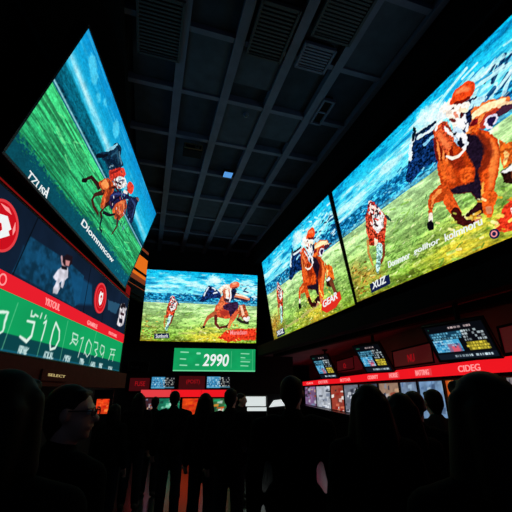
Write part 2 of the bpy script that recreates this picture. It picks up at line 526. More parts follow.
def race_big_horse(cv, A, k=1.0, q=1.0):
    """galloping chestnut with its red-capped jockey, dark horse at its shoulder, another behind"""
    T = lambda p: xf(A, p)
    rg = 2.0 * q
    # dark horse on the left
    cv.poly(T([(0.434, 0.381), (0.486, 0.240), (0.527, 0.116), (0.548, 0.175), (0.610, 0.173), (0.628, 0.227), (0.584, 0.418), (0.562, 0.395), (0.515, 0.378), (0.478, 0.406), (0.452, 0.415)]), (18, 44, 84), 1, rg, tex=.5)
    cv.stroke(T([(0.484, 0.264), (0.499, 0.197), (0.516, 0.167), (0.535, 0.140)]), [.03 * k, .025 * k, .03 * k, .02 * k], (206, 226, 236), rough=rg * 1.5)
    cv.stroke(T([(0.520, 0.162), (0.538, 0.124), (0.536, 0.104)]), .022 * k, (14, 30, 40), rough=rg)
    cv.stroke(T([(0.540, 0.179), (0.581, 0.197), (0.610, 0.200), (0.638, 0.206)]), [.022 * k] * 4, (196, 224, 232), rough=rg * 1.3)
    cv.stroke(T([(0.538, 0.156), (0.580, 0.170), (0.620, 0.179)]), .02 * k, (14, 34, 60), rough=rg)
    cv.stroke(T([(0.556, 0.254), (0.589, 0.244), (0.614, 0.261)]), .02 * k, (120, 180, 210), rough=rg)
    # horse at the right edge
    cv.poly(T([(0.774, 0.520), (0.785, 0.563), (0.803, 0.573), (0.815, 0.609), (0.809, 0.722), (0.789, 0.728), (0.777, 0.672), (0.754, 0.670), (0.758, 0.606)]), (214, 98, 34), 1, rg, tex=.2)
    cv.poly(T([(0.775, 0.586), (0.783, 0.619), (0.765, 0.657), (0.756, 0.656)]), (250, 180, 110), 1, rg, tex=.2)
    cv.poly(T([(0.745, 0.677), (0.775, 0.670), (0.794, 0.704), (0.796, 0.784), (0.762, 0.766), (0.741, 0.732)]), (44, 22, 20), 1, rg, tex=.2)
    cv.poly(T([(0.745, 0.680), (0.778, 0.673), (0.782, 0.694), (0.775, 0.705), (0.751, 0.698)]), (240, 240, 236), 1, rg)
    cv.stroke(T([(0.780, 0.727), (0.787, 0.823), (0.799, 0.854)]), [.06 * k, .04 * k, .03 * k], (110, 60, 40), rough=rg)
    # body
    body = [(0.601, 0.209), (0.598, 0.283), (0.584, 0.382), (0.568, 0.463), (0.565, 0.546), (0.547, 0.630), (0.563, 0.662), (0.581, 0.641), (0.592, 0.644), (0.647, 0.693), (0.657, 0.758), (0.662, 0.790), (0.672, 0.815), (0.685, 0.818), (0.711, 0.740), (0.745, 0.653), (0.764, 0.583), (0.770, 0.514), (0.756, 0.448), (0.733, 0.395), (0.696, 0.362), (0.650, 0.294)]
    cv.poly(T(body), (176, 62, 22), 1, rg, tex=.14)
    cv.poly(T([(0.694, 0.371), (0.726, 0.428), (0.737, 0.518), (0.710, 0.567), (0.689, 0.613), (0.683, 0.678), (0.669, 0.771), (0.657, 0.758), (0.647, 0.693), (0.592, 0.644), (0.586, 0.606), (0.618, 0.617), (0.666, 0.648), (0.685, 0.586), (0.678, 0.504), (0.676, 0.441)]), (34, 24, 40), 2, rg, tex=.14)
    cv.poly(T([(0.598, 0.258), (0.610, 0.378), (0.627, 0.498), (0.604, 0.542), (0.577, 0.548), (0.576, 0.473), (0.586, 0.385)]), (222, 100, 40), 3, rg, tex=.14, alpha=.85)
    cv.poly(T([(0.638, 0.549), (0.660, 0.544), (0.677, 0.566), (0.664, 0.634), (0.639, 0.628), (0.630, 0.595)]), (228, 92, 34), 2, rg, tex=.2, alpha=.95)
    cv.poly(T([(0.601, 0.454), (0.617, 0.504), (0.620, 0.563), (0.609, 0.596), (0.586, 0.558)]), (206, 84, 34), 2, rg, tex=.14)
    cv.poly(T([(0.615, 0.422), (0.663, 0.484), (0.661, 0.540), (0.635, 0.538), (0.619, 0.501)]), (122, 38, 22), 3, rg, tex=.14, alpha=.8)
    cv.poly(T([(0.730, 0.406), (0.755, 0.454), (0.766, 0.520), (0.755, 0.602), (0.735, 0.662), (0.710, 0.739), (0.686, 0.809), (0.675, 0.802), (0.682, 0.710), (0.697, 0.628), (0.727, 0.610), (0.739, 0.539), (0.733, 0.474)]), (214, 82, 30), 2, rg, tex=.14)
    cv.stroke(T([(0.753, 0.502), (0.749, 0.573), (0.728, 0.644), (0.703, 0.721)]), [.02 * k, .04 * k, .04 * k, .02 * k], (248, 140, 70), soft=3, rough=rg, alpha=.7)
    cv.stroke(T([(0.732, 0.426), (0.741, 0.496), (0.734, 0.554), (0.711, 0.602), (0.692, 0.611)]), [.02 * k, .04 * k, .05 * k, .04 * k, .02 * k], (110, 36, 22), soft=3, rough=rg, alpha=.8)
    cv.stroke(T([(0.687, 0.682), (0.670, 0.771), (0.673, 0.817)]), [.015 * k, .02 * k, .02 * k], (250, 180, 80), soft=1.5, rough=rg, alpha=.8)
    # neck mane
    for a in ([(0.598, 0.272), (0.589, 0.330), (0.582, 0.399)], [(0.614, 0.276), (0.608, 0.345), (0.593, 0.413)], [(0.631, 0.290), (0.625, 0.369), (0.608, 0.422)], [(0.638, 0.348), (0.637, 0.394), (0.629, 0.449)]):
        cv.stroke(T(a), [.02 * k, .025 * k, .015 * k], (110, 26, 18), rough=rg, alpha=.9)
    for a in ([(0.607, 0.270), (0.597, 0.341), (0.590, 0.400)], [(0.623, 0.299), (0.615, 0.364), (0.603, 0.415)], [(0.627, 0.371), (0.622, 0.412), (0.610, 0.437)]):
        cv.stroke(T(a), [.012 * k, .018 * k, .014 * k], (240, 130, 70), rough=rg, alpha=.9)
    # legs
    cv.stroke(T([(0.560, 0.595), (0.526, 0.596), (0.509, 0.609), (0.498, 0.649), (0.491, 0.678)]), [.10 * k, .075 * k, .05 * k, .034 * k, .03 * k], (186, 72, 28), rough=rg, tex=.14)
    cv.stroke(T([(0.552, 0.580), (0.520, 0.594), (0.505, 0.642)]), [.025 * k, .02 * k, .012 * k], (240, 150, 80), rough=rg, alpha=.8)
    cv.stroke(T([(0.491, 0.682), (0.483, 0.715)]), [.03 * k, .034 * k], (236, 220, 200), rough=1)
    cv.poly(T([(0.468, 0.714), (0.487, 0.711), (0.492, 0.744), (0.483, 0.773), (0.464, 0.766), (0.463, 0.739)]), (18, 16, 22), 1, 1)
    cv.stroke(T([(0.571, 0.654), (0.574, 0.710), (0.580, 0.761)]), [.07 * k, .065 * k, .06 * k], (206, 84, 34), rough=rg, tex=.14)
    cv.stroke(T([(0.577, 0.745), (0.583, 0.795), (0.599, 0.826), (0.627, 0.829)]), [.055 * k, .055 * k, .05 * k, .045 * k], (64, 22, 22), rough=rg, tex=.14)
    cv.stroke(T([(0.616, 0.808), (0.639, 0.801), (0.661, 0.793)]), [.05 * k, .055 * k, .07 * k], (48, 20, 26), rough=rg, tex=.14)
    cv.poly(T([(0.627, 0.829), (0.646, 0.821), (0.651, 0.841), (0.636, 0.855), (0.625, 0.848)]), (190, 120, 90), 1, 1)
    cv.stroke(T([(0.689, 0.770), (0.678, 0.810), (0.672, 0.838)]), [.085 * k, .06 * k, .05 * k], (222, 92, 34), rough=rg, tex=.14)
    cv.poly(T([(0.670, 0.801), (0.687, 0.813), (0.681, 0.848), (0.667, 0.840)]), (206, 130, 90), 1, 1)
    # bridle curve and blaze
    cv.stroke(T([(0.615, 0.417), (0.630, 0.451), (0.651, 0.463), (0.678, 0.452)]), [.012 * k, .02 * k, .018 * k, .012 * k], (250, 224, 200))
    cv.poly(T([(0.647, 0.277), (0.703, 0.347), (0.698, 0.389), (0.675, 0.431), (0.659, 0.395), (0.652, 0.348)]), (46, 36, 50), 1, rg, tex=.5)
    cv.poly(T([(0.663, 0.326), (0.684, 0.342), (0.685, 0.383), (0.672, 0.419), (0.665, 0.390), (0.659, 0.364)]), (220, 236, 240), 1, rg, tex=.14)
    cv.stroke(T([(0.668, 0.358), (0.668, 0.390)]), .026 * k, (24, 24, 40))
    cv.stroke(T([(0.690, 0.353), (0.684, 0.405), (0.674, 0.433)]), .014 * k, (230, 236, 240), rough=1)
    # far arm / second jockey stretched to the right
    cv.stroke(T([(0.712, 0.340), (0.742, 0.332), (0.779, 0.346), (0.809, 0.361), (0.827, 0.370)]), [.10 * k, .11 * k, .10 * k, .07 * k, .04 * k], (232, 120, 60), rough=rg * 1.4, tex=.14)
    cv.stroke(T([(0.736, 0.316), (0.767, 0.319), (0.805, 0.343), (0.824, 0.359)]), [.03 * k, .045 * k, .035 * k, .02 * k], (252, 226, 176), rough=rg, alpha=.95)
    cv.stroke(T([(0.750, 0.398), (0.770, 0.367), (0.798, 0.377), (0.827, 0.390)]), [.04 * k, .03 * k, .025 * k, .02 * k], (170, 56, 40), rough=rg)
    cv.stroke(T([(0.805, 0.401), (0.825, 0.400), (0.836, 0.405), (0.853, 0.409)]), [.04 * k, .045 * k, .04 * k, .02 * k], (70, 40, 60), rough=rg * 1.4)
    cv.stroke(T([(0.808, 0.367), (0.822, 0.374), (0.838, 0.393)]), [.02 * k, .015 * k, .012 * k], (244, 190, 150), rough=rg)
    cv.poly(T([(0.716, 0.346), (0.730, 0.332), (0.745, 0.345), (0.737, 0.379), (0.718, 0.387)]), (120, 24, 34), 1, rg, tex=.2)
    cv.poly(T([(0.719, 0.361), (0.739, 0.372), (0.742, 0.404), (0.722, 0.405), (0.711, 0.380)]), (236, 96, 36), 1, rg, tex=.2)
    # white ring of tack
    rr = [(0.759, 0.420), (0.757, 0.399), (0.767, 0.381), (0.780, 0.381), (0.791, 0.397), (0.792, 0.416), (0.780, 0.430), (0.767, 0.441), (0.760, 0.424)]
    cv.poly(T(rr), (40, 26, 70), 1, 1)
    cv.stroke(T(rr[1:7]), .012 * k, (206, 196, 220), rough=rg)
    cv.stroke(T(rr[7:] + rr[:2]), .016 * k, (214, 204, 226), rough=rg)
    # jockey: dark gaps, white silks, red cap
    cv.poly(T([(0.713, 0.200), (0.739, 0.215), (0.764, 0.230), (0.752, 0.265), (0.733, 0.289), (0.725, 0.333), (0.695, 0.371), (0.666, 0.393), (0.664, 0.354), (0.702, 0.297)]), (22, 34, 66), 1, rg * 1.4, tex=.45)
    cv.poly(T([(0.617, 0.201), (0.639, 0.199), (0.657, 0.235), (0.661, 0.290), (0.658, 0.344), (0.644, 0.394), (0.617, 0.406), (0.608, 0.345), (0.601, 0.276), (0.605, 0.223)]), (196, 80, 44), 1, rg, tex=.3)
    cv.poly(T([(0.637, 0.210), (0.652, 0.243), (0.655, 0.286), (0.642, 0.287), (0.633, 0.254)]), (150, 44, 34), 1, rg, tex=.3)
    cv.stroke(T([(0.618, 0.271), (0.623, 0.327), (0.631, 0.367)]), .03 * k, (232, 120, 70), soft=2, rough=rg)
    cv.poly(T([(0.647, 0.154), (0.662, 0.139), (0.677, 0.139), (0.695, 0.156), (0.714, 0.198), (0.717, 0.238), (0.704, 0.249), (0.694, 0.274), (0.691, 0.313), (0.676, 0.329), (0.663, 0.320), (0.669, 0.274), (0.663, 0.216), (0.653, 0.191), (0.641, 0.191)]), (252, 240, 220), 1, rg, tex=.1)
    cv.stroke(T([(0.612, 0.223), (0.624, 0.205), (0.642, 0.200)]), .016 * k, (244, 224, 214), rough=rg)
    cv.stroke(T([(0.643, 0.256), (0.649, 0.296), (0.659, 0.330)]), .018 * k, (250, 236, 226), rough=rg)
    cv.stroke(T([(0.667, 0.187), (0.682, 0.182), (0.712, 0.209)]), .012 * k, (96, 40, 36), rough=rg)
    cv.stroke(T([(0.688, 0.215), (0.691, 0.246), (0.691, 0.269)]), [.012 * k, .022 * k, .012 * k], (216, 140, 116), rough=rg)
    cv.stroke(T([(0.715, 0.216), (0.711, 0.248), (0.703, 0.274)]), .018 * k, (80, 24, 26), rough=rg)
    cv.stroke(T([(0.708, 0.281), (0.698, 0.303), (0.694, 0.335)]), .016 * k, (240, 234, 230), rough=rg)
    cv.poly(T([(0.658, 0.344), (0.672, 0.330), (0.684, 0.337), (0.692, 0.367), (0.684, 0.408), (0.671, 0.423), (0.659, 0.396), (0.655, 0.368)]), (206, 222, 236), 1, rg, tex=.2)
    cv.stroke(T([(0.673, 0.370), (0.670, 0.398)]), .036 * k, (22, 22, 34), rough=rg)
    cv.stroke(T([(0.665, 0.330), (0.676, 0.327), (0.689, 0.337)]), .018 * k, (20, 20, 36), rough=rg)
    cv.stroke(T([(0.693, 0.379), (0.687, 0.417), (0.676, 0.447)]), .016 * k, (230, 232, 240), rough=rg)
    for a in ([(0.713, 0.275), (0.710, 0.313)], [(0.711, 0.333), (0.702, 0.365)]):
        cv.stroke(T(a), .014 * k, (220, 226, 240), rough=rg)
    for a in ([(0.737, 0.259), (0.748, 0.250), (0.763, 0.256)], [(0.761, 0.276), (0.778, 0.272)], [(0.725, 0.258), (0.736, 0.249)]):
        cv.stroke(T(a), [.03 * k] * len(a), (170, 214, 234), rough=rg * 1.4)
    for p_, w_, c_ in zip([(0.658, 0.144), (0.670, 0.139), (0.689, 0.140), (0.660, 0.173), (0.705, 0.198), (0.712, 0.227), (0.686, 0.301), (0.671, 0.311), (0.687, 0.273), (0.640, 0.161), (0.720, 0.212), (0.668, 0.236)], (.05, .045, .04, .035, .04, .035, .03, .03, .035, .04, .03, .02), ((236, 236, 230), (250, 246, 236), (246, 220, 200), (230, 214, 200), (255, 250, 236), (240, 210, 180), (250, 246, 240), (190, 210, 230), (255, 250, 240), (210, 226, 230), (250, 240, 226), (110, 40, 40))):
        cv.stroke(T([p_, (p_[0] + .012, p_[1] + .025)]), w_ * k, c_, rough=rg * 1.5)
    for p_, c_ in zip([(0.683, 0.335), (0.672, 0.346), (0.678, 0.383), (0.663, 0.371), (0.686, 0.367), (0.668, 0.393), (0.684, 0.401)], ((190, 214, 230), (230, 236, 240), (30, 30, 50), (160, 190, 214), (240, 240, 244), (24, 22, 40), (220, 226, 236))):
        cv.stroke(T([p_, (p_[0] + .004, p_[1] + .03)]), .022 * k, c_, rough=rg)
    cv.stroke(T([(0.695, 0.150), (0.720, 0.144), (0.744, 0.159)]), [.035 * k, .085 * k, .105 * k], (236, 74, 30), rough=rg * .6, tex=.15)
    cv.stroke(T([(0.719, 0.123), (0.741, 0.137), (0.751, 0.160)]), [.02 * k, .03 * k, .02 * k], (252, 140, 90), soft=2, alpha=.8)
    cv.stroke(T([(0.703, 0.172), (0.723, 0.198), (0.745, 0.207)]), .018 * k, (110, 26, 20), rough=rg)


def race_centre_horse(cv):
    """the big horse as the middle screen shows it: low, legs spread, face to the viewer"""
    rg = 1.2
    cv.poly([(0.476, 0.426), (0.504, 0.338), (0.528, 0.249), (0.552, 0.193), (0.594, 0.202), (0.667, 0.295), (0.669, 0.377), (0.618, 0.371), (0.556, 0.388), (0.508, 0.436)], (26, 46, 92), 1, rg, tex=.4)
    for p_ in ([(0.533, 0.274), (0.550, 0.221)], [(0.588, 0.218), (0.615, 0.247)], [(0.516, 0.337), (0.525, 0.295)], [(0.604, 0.299), (0.629, 0.287)]):
        cv.stroke(p_, .022, (190, 206, 226), rough=1.5)
    cv.stroke([(0.614, 0.215), (0.664, 0.180)], .03, (150, 206, 224), rough=1.5)
    cv.poly([(0.838, 0.459), (0.890, 0.445), (0.925, 0.597), (0.933, 0.658), (0.908, 0.731), (0.855, 0.622), (0.830, 0.654)], (176, 84, 52), 1, rg, tex=.3)
    cv.poly([(0.845, 0.469), (0.864, 0.457), (0.890, 0.599), (0.867, 0.621)], (240, 190, 160), 1, rg)
    cv.stroke([(0.891, 0.650), (0.914, 0.680), (0.926, 0.638)], .045, (240, 234, 230), rough=1.5)
    cv.stroke([(0.830, 0.664), (0.869, 0.702), (0.921, 0.710)], .04, (44, 40, 34), rough=1.5)
    cv.poly([(0.610, 0.585), (0.624, 0.477), (0.670, 0.412), (0.735, 0.428), (0.825, 0.439), (0.838, 0.562), (0.807, 0.655), (0.762, 0.758), (0.741, 0.753), (0.760, 0.652), (0.716, 0.666), (0.646, 0.644), (0.624, 0.635)], (186, 74, 48), 1, rg, tex=.2)
    cv.poly([(0.635, 0.482), (0.669, 0.346), (0.693, 0.303), (0.707, 0.457), (0.675, 0.551), (0.644, 0.573)], (206, 104, 66), 1, rg, tex=.2)
    cv.poly([(0.691, 0.479), (0.735, 0.437), (0.822, 0.406), (0.836, 0.490), (0.796, 0.564), (0.759, 0.637), (0.744, 0.547), (0.697, 0.529)], (56, 34, 62), 1.5, rg, tex=.2)
    cv.poly([(0.662, 0.542), (0.731, 0.548), (0.746, 0.608), (0.677, 0.622)], (166, 54, 44), 1.5, rg)
    cv.poly([(0.796, 0.564), (0.834, 0.541), (0.819, 0.624), (0.774, 0.727), (0.756, 0.738), (0.772, 0.647)], (208, 98, 62), 1, rg)
    cv.stroke([(0.619, 0.595), (0.565, 0.648), (0.545, 0.709), (0.527, 0.780)], [.07, .05, .035, .025], (176, 92, 60), rough=1)
    cv.stroke([(0.511, 0.800), (0.530, 0.791)], .035, (26, 20, 26))
    cv.stroke([(0.629, 0.635), (0.632, 0.735), (0.663, 0.797), (0.731, 0.774)], [.045, .04, .035, .03], (96, 34, 34), rough=1)
    cv.stroke([(0.731, 0.774), (0.753, 0.739)], .04, (60, 26, 30), rough=1)
    cv.stroke([(0.767, 0.698), (0.750, 0.785)], [.05, .035], (226, 140, 80), rough=1)
    cv.stroke([(0.783, 0.313), (0.848, 0.333), (0.921, 0.366)], [.08, .06, .04], (216, 130, 96), rough=2)
    cv.stroke([(0.789, 0.300), (0.861, 0.316), (0.914, 0.341)], .025, (248, 220, 200), rough=1.5)
    cv.stroke([(0.797, 0.358), (0.862, 0.378), (0.908, 0.396)], .03, (50, 40, 66), rough=2)
    cv.poly([(0.736, 0.237), (0.794, 0.211), (0.810, 0.252), (0.784, 0.359), (0.753, 0.413), (0.739, 0.341)], (30, 36, 66), 1, rg, tex=.4)
    cv.poly([(0.637, 0.245), (0.683, 0.168), (0.734, 0.149), (0.768, 0.203), (0.750, 0.278), (0.686, 0.283), (0.668, 0.315)], (240, 214, 190), 1, rg, tex=.2)
    cv.poly([(0.676, 0.263), (0.703, 0.219), (0.745, 0.236), (0.755, 0.336), (0.735, 0.424), (0.711, 0.416), (0.691, 0.345)], (200, 110, 80), 1, rg, tex=.2)
    cv.poly([(0.704, 0.240), (0.729, 0.227), (0.742, 0.299), (0.733, 0.373), (0.715, 0.364)], (246, 226, 204), 1, 1)
    cv.stroke([(0.708, 0.389), (0.740, 0.395)], .045, (60, 40, 56), rough=1)
    cv.stroke([(0.722, 0.355), (0.733, 0.362)], .03, (240, 240, 240), rough=1)
    cv.stroke([(0.679, 0.262), (0.695, 0.365), (0.712, 0.422)], .014, (110, 50, 44), rough=1)
    cv.stroke([(0.751, 0.257), (0.758, 0.329), (0.749, 0.407)], .02, (226, 226, 236), rough=1.5)
    cv.stroke([(0.769, 0.175), (0.803, 0.156)], [.085, .095], (226, 110, 78), rough=1)
    cv.stroke([(0.774, 0.145), (0.797, 0.135)], .03, (246, 160, 124), soft=2)
    cv.stroke([(0.768, 0.214), (0.809, 0.198)], .02, (130, 50, 40), rough=1)


def race_picture(nx, ny, A_horse, A_rider, seed, k=1.0, q=1.0, hills=.44, patch=True):
    cv = Canvas(nx, ny)
    cv.noise_fields(seed, (int(ny / 4), int(nx / 5)))
    race_background(cv, seed, hills)
    cv.dabs(int(110 * q), (.0, 1, hills + .04, 1), .012, [(214, 232, 150), (120, 170, 60), (150, 196, 96), (90, 140, 50)], -.12, seed + 1, .6, 4)
    cv.dabs(int(60 * q), (.76, 1, .15, .40), .018, [(200, 236, 246), (10, 70, 120), (12, 46, 92), (90, 190, 226), (8, 40, 84)], -.45 * (q >= 1), seed + 2, .75, 6 if q >= 1 else 2.5)
    cv.dabs(int(30 * q), (.62, 1, .05, .20), .016, [(226, 246, 250), (190, 238, 246), (30, 150, 200)], -.12 * (q >= 1), seed + 6, .7, 8 if q >= 1 else 3)
    cv.dabs(int(90 * q), (.0, .99, hills - .11, hills - .01), .010, [(10, 60, 100), (96, 170, 190), (16, 90, 130), (170, 214, 214), (20, 80, 90)], -.1, seed + 7, .6, 3)
    cv.dabs(int(150 * q), (.0, .99, hills + .1, .99), .008, [(60, 110, 40), (220, 236, 150), (90, 140, 50), (236, 240, 190)], -.3, seed + 8, .6, 2.5)
    cv.dabs(int(50 * q), (.0, .2, .72, .97), .010, [(120, 70, 24), (226, 170, 80), (90, 60, 20), (190, 130, 50)], -.2, seed + 9, .8, 2)
    cv.dabs(int(26 * q), (.30, .70, .26, .42), .014, [(12, 70, 120), (150, 206, 220), (20, 90, 140)], -.15, seed + 3, .7, 4 if q >= 1 else 2)
    # bright cloud puff left of the jockey
    for (u, v), s in zip([(0.588, 0.090), (0.611, 0.088), (0.563, 0.121), (0.614, 0.138), (0.538, 0.147), (0.645, 0.097)], (.10, .11, .08, .08, .05, .07)):
        cv.stroke([(u - .01, v - .01), (u + .01, v + .02)], s * .8, (216, 246, 250), soft=5, rough=6, alpha=.7)
    # red patch at the right foot of the picture
    if patch:
        cv.poly([(.66, .94), (.73, .83), (.86, .80), (1.0, .79), (1.0, .955), (.86, .965), (.74, .99)], (222, 60, 36), 2, 4, tex=.2)
    race_small_rider(cv, A_rider, k)
    if A_horse is None:
        race_centre_horse(cv)
    else:
        race_big_horse(cv, A_horse, k, q)
    cv.dabs(int(60 * q), (.50, .86, .74, .98), .013, [(250, 224, 110), (232, 170, 50), (190, 200, 80), (255, 240, 170)], .5, seed + 4, .75, 1.6)
    cv.paint_finish(seed + 30)
    return cv


# ------------------------------------------------------------ screen boards
def panel_axes(az, el, tilt):
    az, el, tilt = R(az), R(el), R(tilt)
    u = Vector((math.cos(az) * math.cos(el), math.sin(az) * math.cos(el), math.sin(el)))
    v = Vector((0, 0, 1)) - u * u.z
    v.normalize()
    n = u.cross(v)
    v = v * math.cos(tilt) + n * math.sin(tilt)
    return u, v, u.cross(v)


class Board:
    """a flat-fronted board: local x to the right, z up, -y towards the viewer; origin at the back of its lower edge"""

    def __init__(self, name, label, cat, TL, az, el, tilt, w, h, depth=0.16, rim=0.035, group=None, housing='black', bezel='bezel'):
        self.w, self.h, self.depth = w, h, depth
        u, v, n = panel_axes(az, el, tilt)
        C = Vector(TL) + u * (w / 2) - v * h
        mw = Matrix(((u.x, -n.x, v.x, C.x), (u.y, -n.y, v.y, C.y), (u.z, -n.z, v.z, C.z), (0, 0, 0, 1)))
        self.root = empty(name, label, cat, group=group, matrix=mw)
        if depth:
            box_obj('housing', -w / 2 - rim, w / 2 + rim, .012, depth, -rim, h + rim, housing, self.root)
        if rim:
            frame_obj('bezel', w, h, rim, -.012, .012, bezel, self.root, zc=h / 2)

    def x(self, u):
        return (u - .5) * self.w

    def z(self, v):
        return (1 - v) * self.h

    def display(self, cv, name='display', y=0.0):
        return picture_mesh(name, cv, self.w, self.h, y, self.root, z_off=self.h / 2)

    def text(self, name, body, a, b, height, material, **kw):
        if ' ' in body:                       # one part per word
            n, k = len(body), 0
            for word in body.split(' '):
                i = body.index(word, k)
                k = i + len(word)
                pt = lambda t: (a[0] + (b[0] - a[0]) * t, a[1] + (b[1] - a[1]) * t)
                self.text(name, word, pt(i / n), pt(k / n), height, material, **kw)
            return
        return text_obj(name, body, self.x(a[0]), self.z(a[1]), self.x(b[0]), self.z(b[1]), height * self.h, -.004, material, self.root, **kw)

    def plate(self, name, pts, material, y=-.004, t=.006):
        return plate_obj(name, [(self.x(u), self.z(v)) for u, v in pts], y - t, y, material, self.root)


# ---- right wall, near board
b = Board('video_screen', 'huge right-hand screen nearest the camera showing a big chestnut race horse', 'screen',
          (1.639, 6.545, 5.637), -70.0, 1.7, 7.0, 4.30, 2.43, depth=.14, rim=.015, group='large racing screens')
b.display(race_picture(640, 362, ID, ID, 100))
cap = [(0.239, 0.864), (0.649, 0.880)]
b.text('caption', 'Dommnor gollhor kolmnoru', cap[0], cap[1], .044, 'white_lit', bold=.012, shear=.2)
lp = [(0.109, 0.911), (0.232, 0.906), (0.226, 0.971), (0.108, 0.979)]
pl = b.plate('logo_patch', lp, 'navy')
c = [(0.121, 0.959), (0.216, 0.952)]
text_obj('lettering', 'XUZ', b.x(c[0][0]), b.z(c[0][1]), b.x(c[1][0]), b.z(c[1][1]), .05 * b.h, -.011, 'white_lit', pl, bold=.02, shear=.3)
c = [(0.695, 0.913), (0.741, 0.904)]
b.text('red_patch_lettering', 'GEAR', (c[0][0] + .035, c[0][1] - .01), c[1], .035, 'white_lit', bold=.01, shear=.3)
dl = [(0.667, 0.951), (0.495, 0.441)]
disc_obj('badge', b.x(dl[0][0]), b.z(dl[0][1]), .062, -.010, -.003, 'navy', b.root)
disc_obj('badge_ring', b.x(dl[0][0]), b.z(dl[0][1]), .040, -.013, -.010, 'pink_lit', b.root, inner=.026)

# ---- right wall, far board
AH1 = ((1.265, 0.055, -0.177), (-0.139, 0.954, 0.143))
AR1 = ((0.850, 0.015, 0.010), (-0.391, 0.822, 0.216))
b = Board('video_screen', 'right-hand screen farther back, beside the room corner, angled next to the nearest huge screen', 'screen',
          (0.19, 10.49, 5.45), -70.6, 2.0, 8.0, 4.14, 2.43, depth=.14, rim=.015, group='large racing screens')
b.display(race_picture(420, 244, AH1, AR1, 200, 1.0, .7, patch=False))
c = [(0.219, 0.942), (0.684, 0.889)]
b.text('caption', 'Dommnor gollhor', c[0], c[1], .04, 'cream_lit', bold=.01)
lp = [(0.063, 0.915), (0.193, 0.916), (0.200, 0.986), (0.071, 0.994)]
pl = b.plate('logo_patch', lp, 'navy')
c = [(0.072, 0.974), (0.187, 0.971)]
text_obj('lettering', 'XUZ', b.x(c[0][0]), b.z(c[0][1]), b.x(c[1][0]), b.z(c[1][1]), .05 * b.h, -.011, 'white_lit', pl, bold=.02)
rp = [(0.735, 0.843), (0.828, 0.851), (0.907, 0.843), (0.906, 0.909), (0.840, 0.957), (0.750, 0.967), (0.702, 0.922)]
pl = b.plate('red_patch', rp, 'red_patch')
c = [(0.732, 0.913), (0.880, 0.891)]
text_obj('lettering', 'GEAR', b.x(c[0][0]), b.z(c[0][1]), b.x(c[1][0]), b.z(c[1][1]), .06 * b.h, -.011, 'white_lit', pl, bold=.02, shear=.3)

# ---- back wall board
ARC = ((0.724, 0.027, 0.061), (-0.833, 0.792, 0.309))
b = Board('video_screen', 'middle screen on the back wall above the green scoreboard, two horses racing toward viewer', 'screen',
          (-3.79, 11.53, 5.58), 10.4, 0, 7.8, 3.91, 2.41, depth=.14, group='large racing screens')
b.display(race_picture(360, 222, None, ARC, 300, 1.0, .6, hills=.46))
lp = [(0.112, 0.902), (0.234, 0.890), (0.243, 0.960), (0.113, 0.971)]
pl = b.plate('logo_patch', lp, 'navy')
c = [(0.127, 0.958), (0.231, 0.950)]
text_obj('lettering', 'Sunburk', b.x(c[0][0]), b.z(c[0][1]), b.x(c[1][0]), b.z(c[1][1]), .05 * b.h, -.011, 'white_lit', pl, bold=.01)
c = [(0.311, 0.905), (0.534, 0.889)]
b.text('caption', 'dommnor go', c[0], c[1], .04, 'cream_lit')
c = [(0.766, 0.891), (0.917, 0.877)]
b.text('red_patch_lettering', 'Manadaan', c[0], c[1], .065, 'pink_lit', bold=.015)

# ---- left wall board
cv = Canvas(640, 264)
cv.noise_fields(41, (52, 110))
ny, nx = cv.ny, cv.nx
U, V = cv.U, cv.V
n1 = fbm(ny, nx, 12, 6, 51, 5)
n2 = fbm(ny, nx, 60, 7, 52, 4)
n3 = fbm(ny, nx, 70, 130, 53, 3)
A_ = np.array
t = np.clip(V / .34, 0, 1)[..., None]
cv.c[:] = (A_((10, 134, 196)) * (1 - t) + A_((22, 178, 214)) * t) / 255
cl = np.clip((n2 - .5) * 4, 0, 1)[..., None] * .35
cv.c = cv.c * (1 - cl) + A_((90, 200, 230)) / 255 * cl
# white cloud bank over the hills, teal hills, turf, teal border: heights drift along the board
hl = .30 + .03 * (n1 - .5) + .10 * U
cb = np.exp(-((V - hl + .045) / .034) ** 2)[..., None] * np.clip(.5 + 1.8 * (n1 - .3), 0, 1)[..., None] * np.clip(1.25 - U * .75, .35, 1)[..., None]
cv.c = cv.c * (1 - cb) + A_((206, 242, 246)) / 255 * cb
hm = np.clip((V - hl) / .02, 0, 1)[..., None]
hc = A_((10, 118, 142)) * (1 - n2[..., None]) + A_((4, 70, 92)) * n2[..., None]
hc = hc * (.7 + .6 * n3[..., None])
cv.c = cv.c * (1 - hm) + hc / 255 * hm
tl_ = .475 + .02 * U
wl = np.exp(-((V - tl_ + .015) / .009) ** 2)[..., None] * .75
cv.c = cv.c * (1 - wl) + A_((170, 220, 226)) / 255 * wl
dl_ = np.exp(-((V - tl_ + .035) / .012) ** 2)[..., None] * np.clip((n3 - .35) * 4, 0, 1)[..., None] * .8
cv.c = cv.c * (1 - dl_) + A_((6, 26, 44)) / 255 * dl_
tm = np.clip((V - tl_) / .006, 0, 1)[..., None]
s = np.clip((V - tl_) / .5, 0, 1)[..., None]
tc = A_((58, 184, 112)) * (1 - s) + A_((26, 130, 84)) * s
k2 = np.clip((n2 - .5) * 4 + .5, 0, 1)[..., None]
tc = tc * (.74 + .46 * k2)
tc = tc * (.82 + .36 * n3[..., None])
edge = .845 + .06 * (n1 - .5) - .05 * np.clip((U - .3) * 2, 0, 1) * np.clip((.95 - U) * 4, 0, 1)
tm2 = np.clip((V - edge + .10 * (n3 - .5)) / .05, 0, 1)[..., None]
teal = A_((8, 70, 84)) * (1 - U[..., None]) + A_((10, 84, 106)) * U[..., None]
tc = tc * (1 - tm2) + teal * tm2
cv.c = cv.c * (1 - tm) + np.clip(tc, 0, 255) / 255 * tm
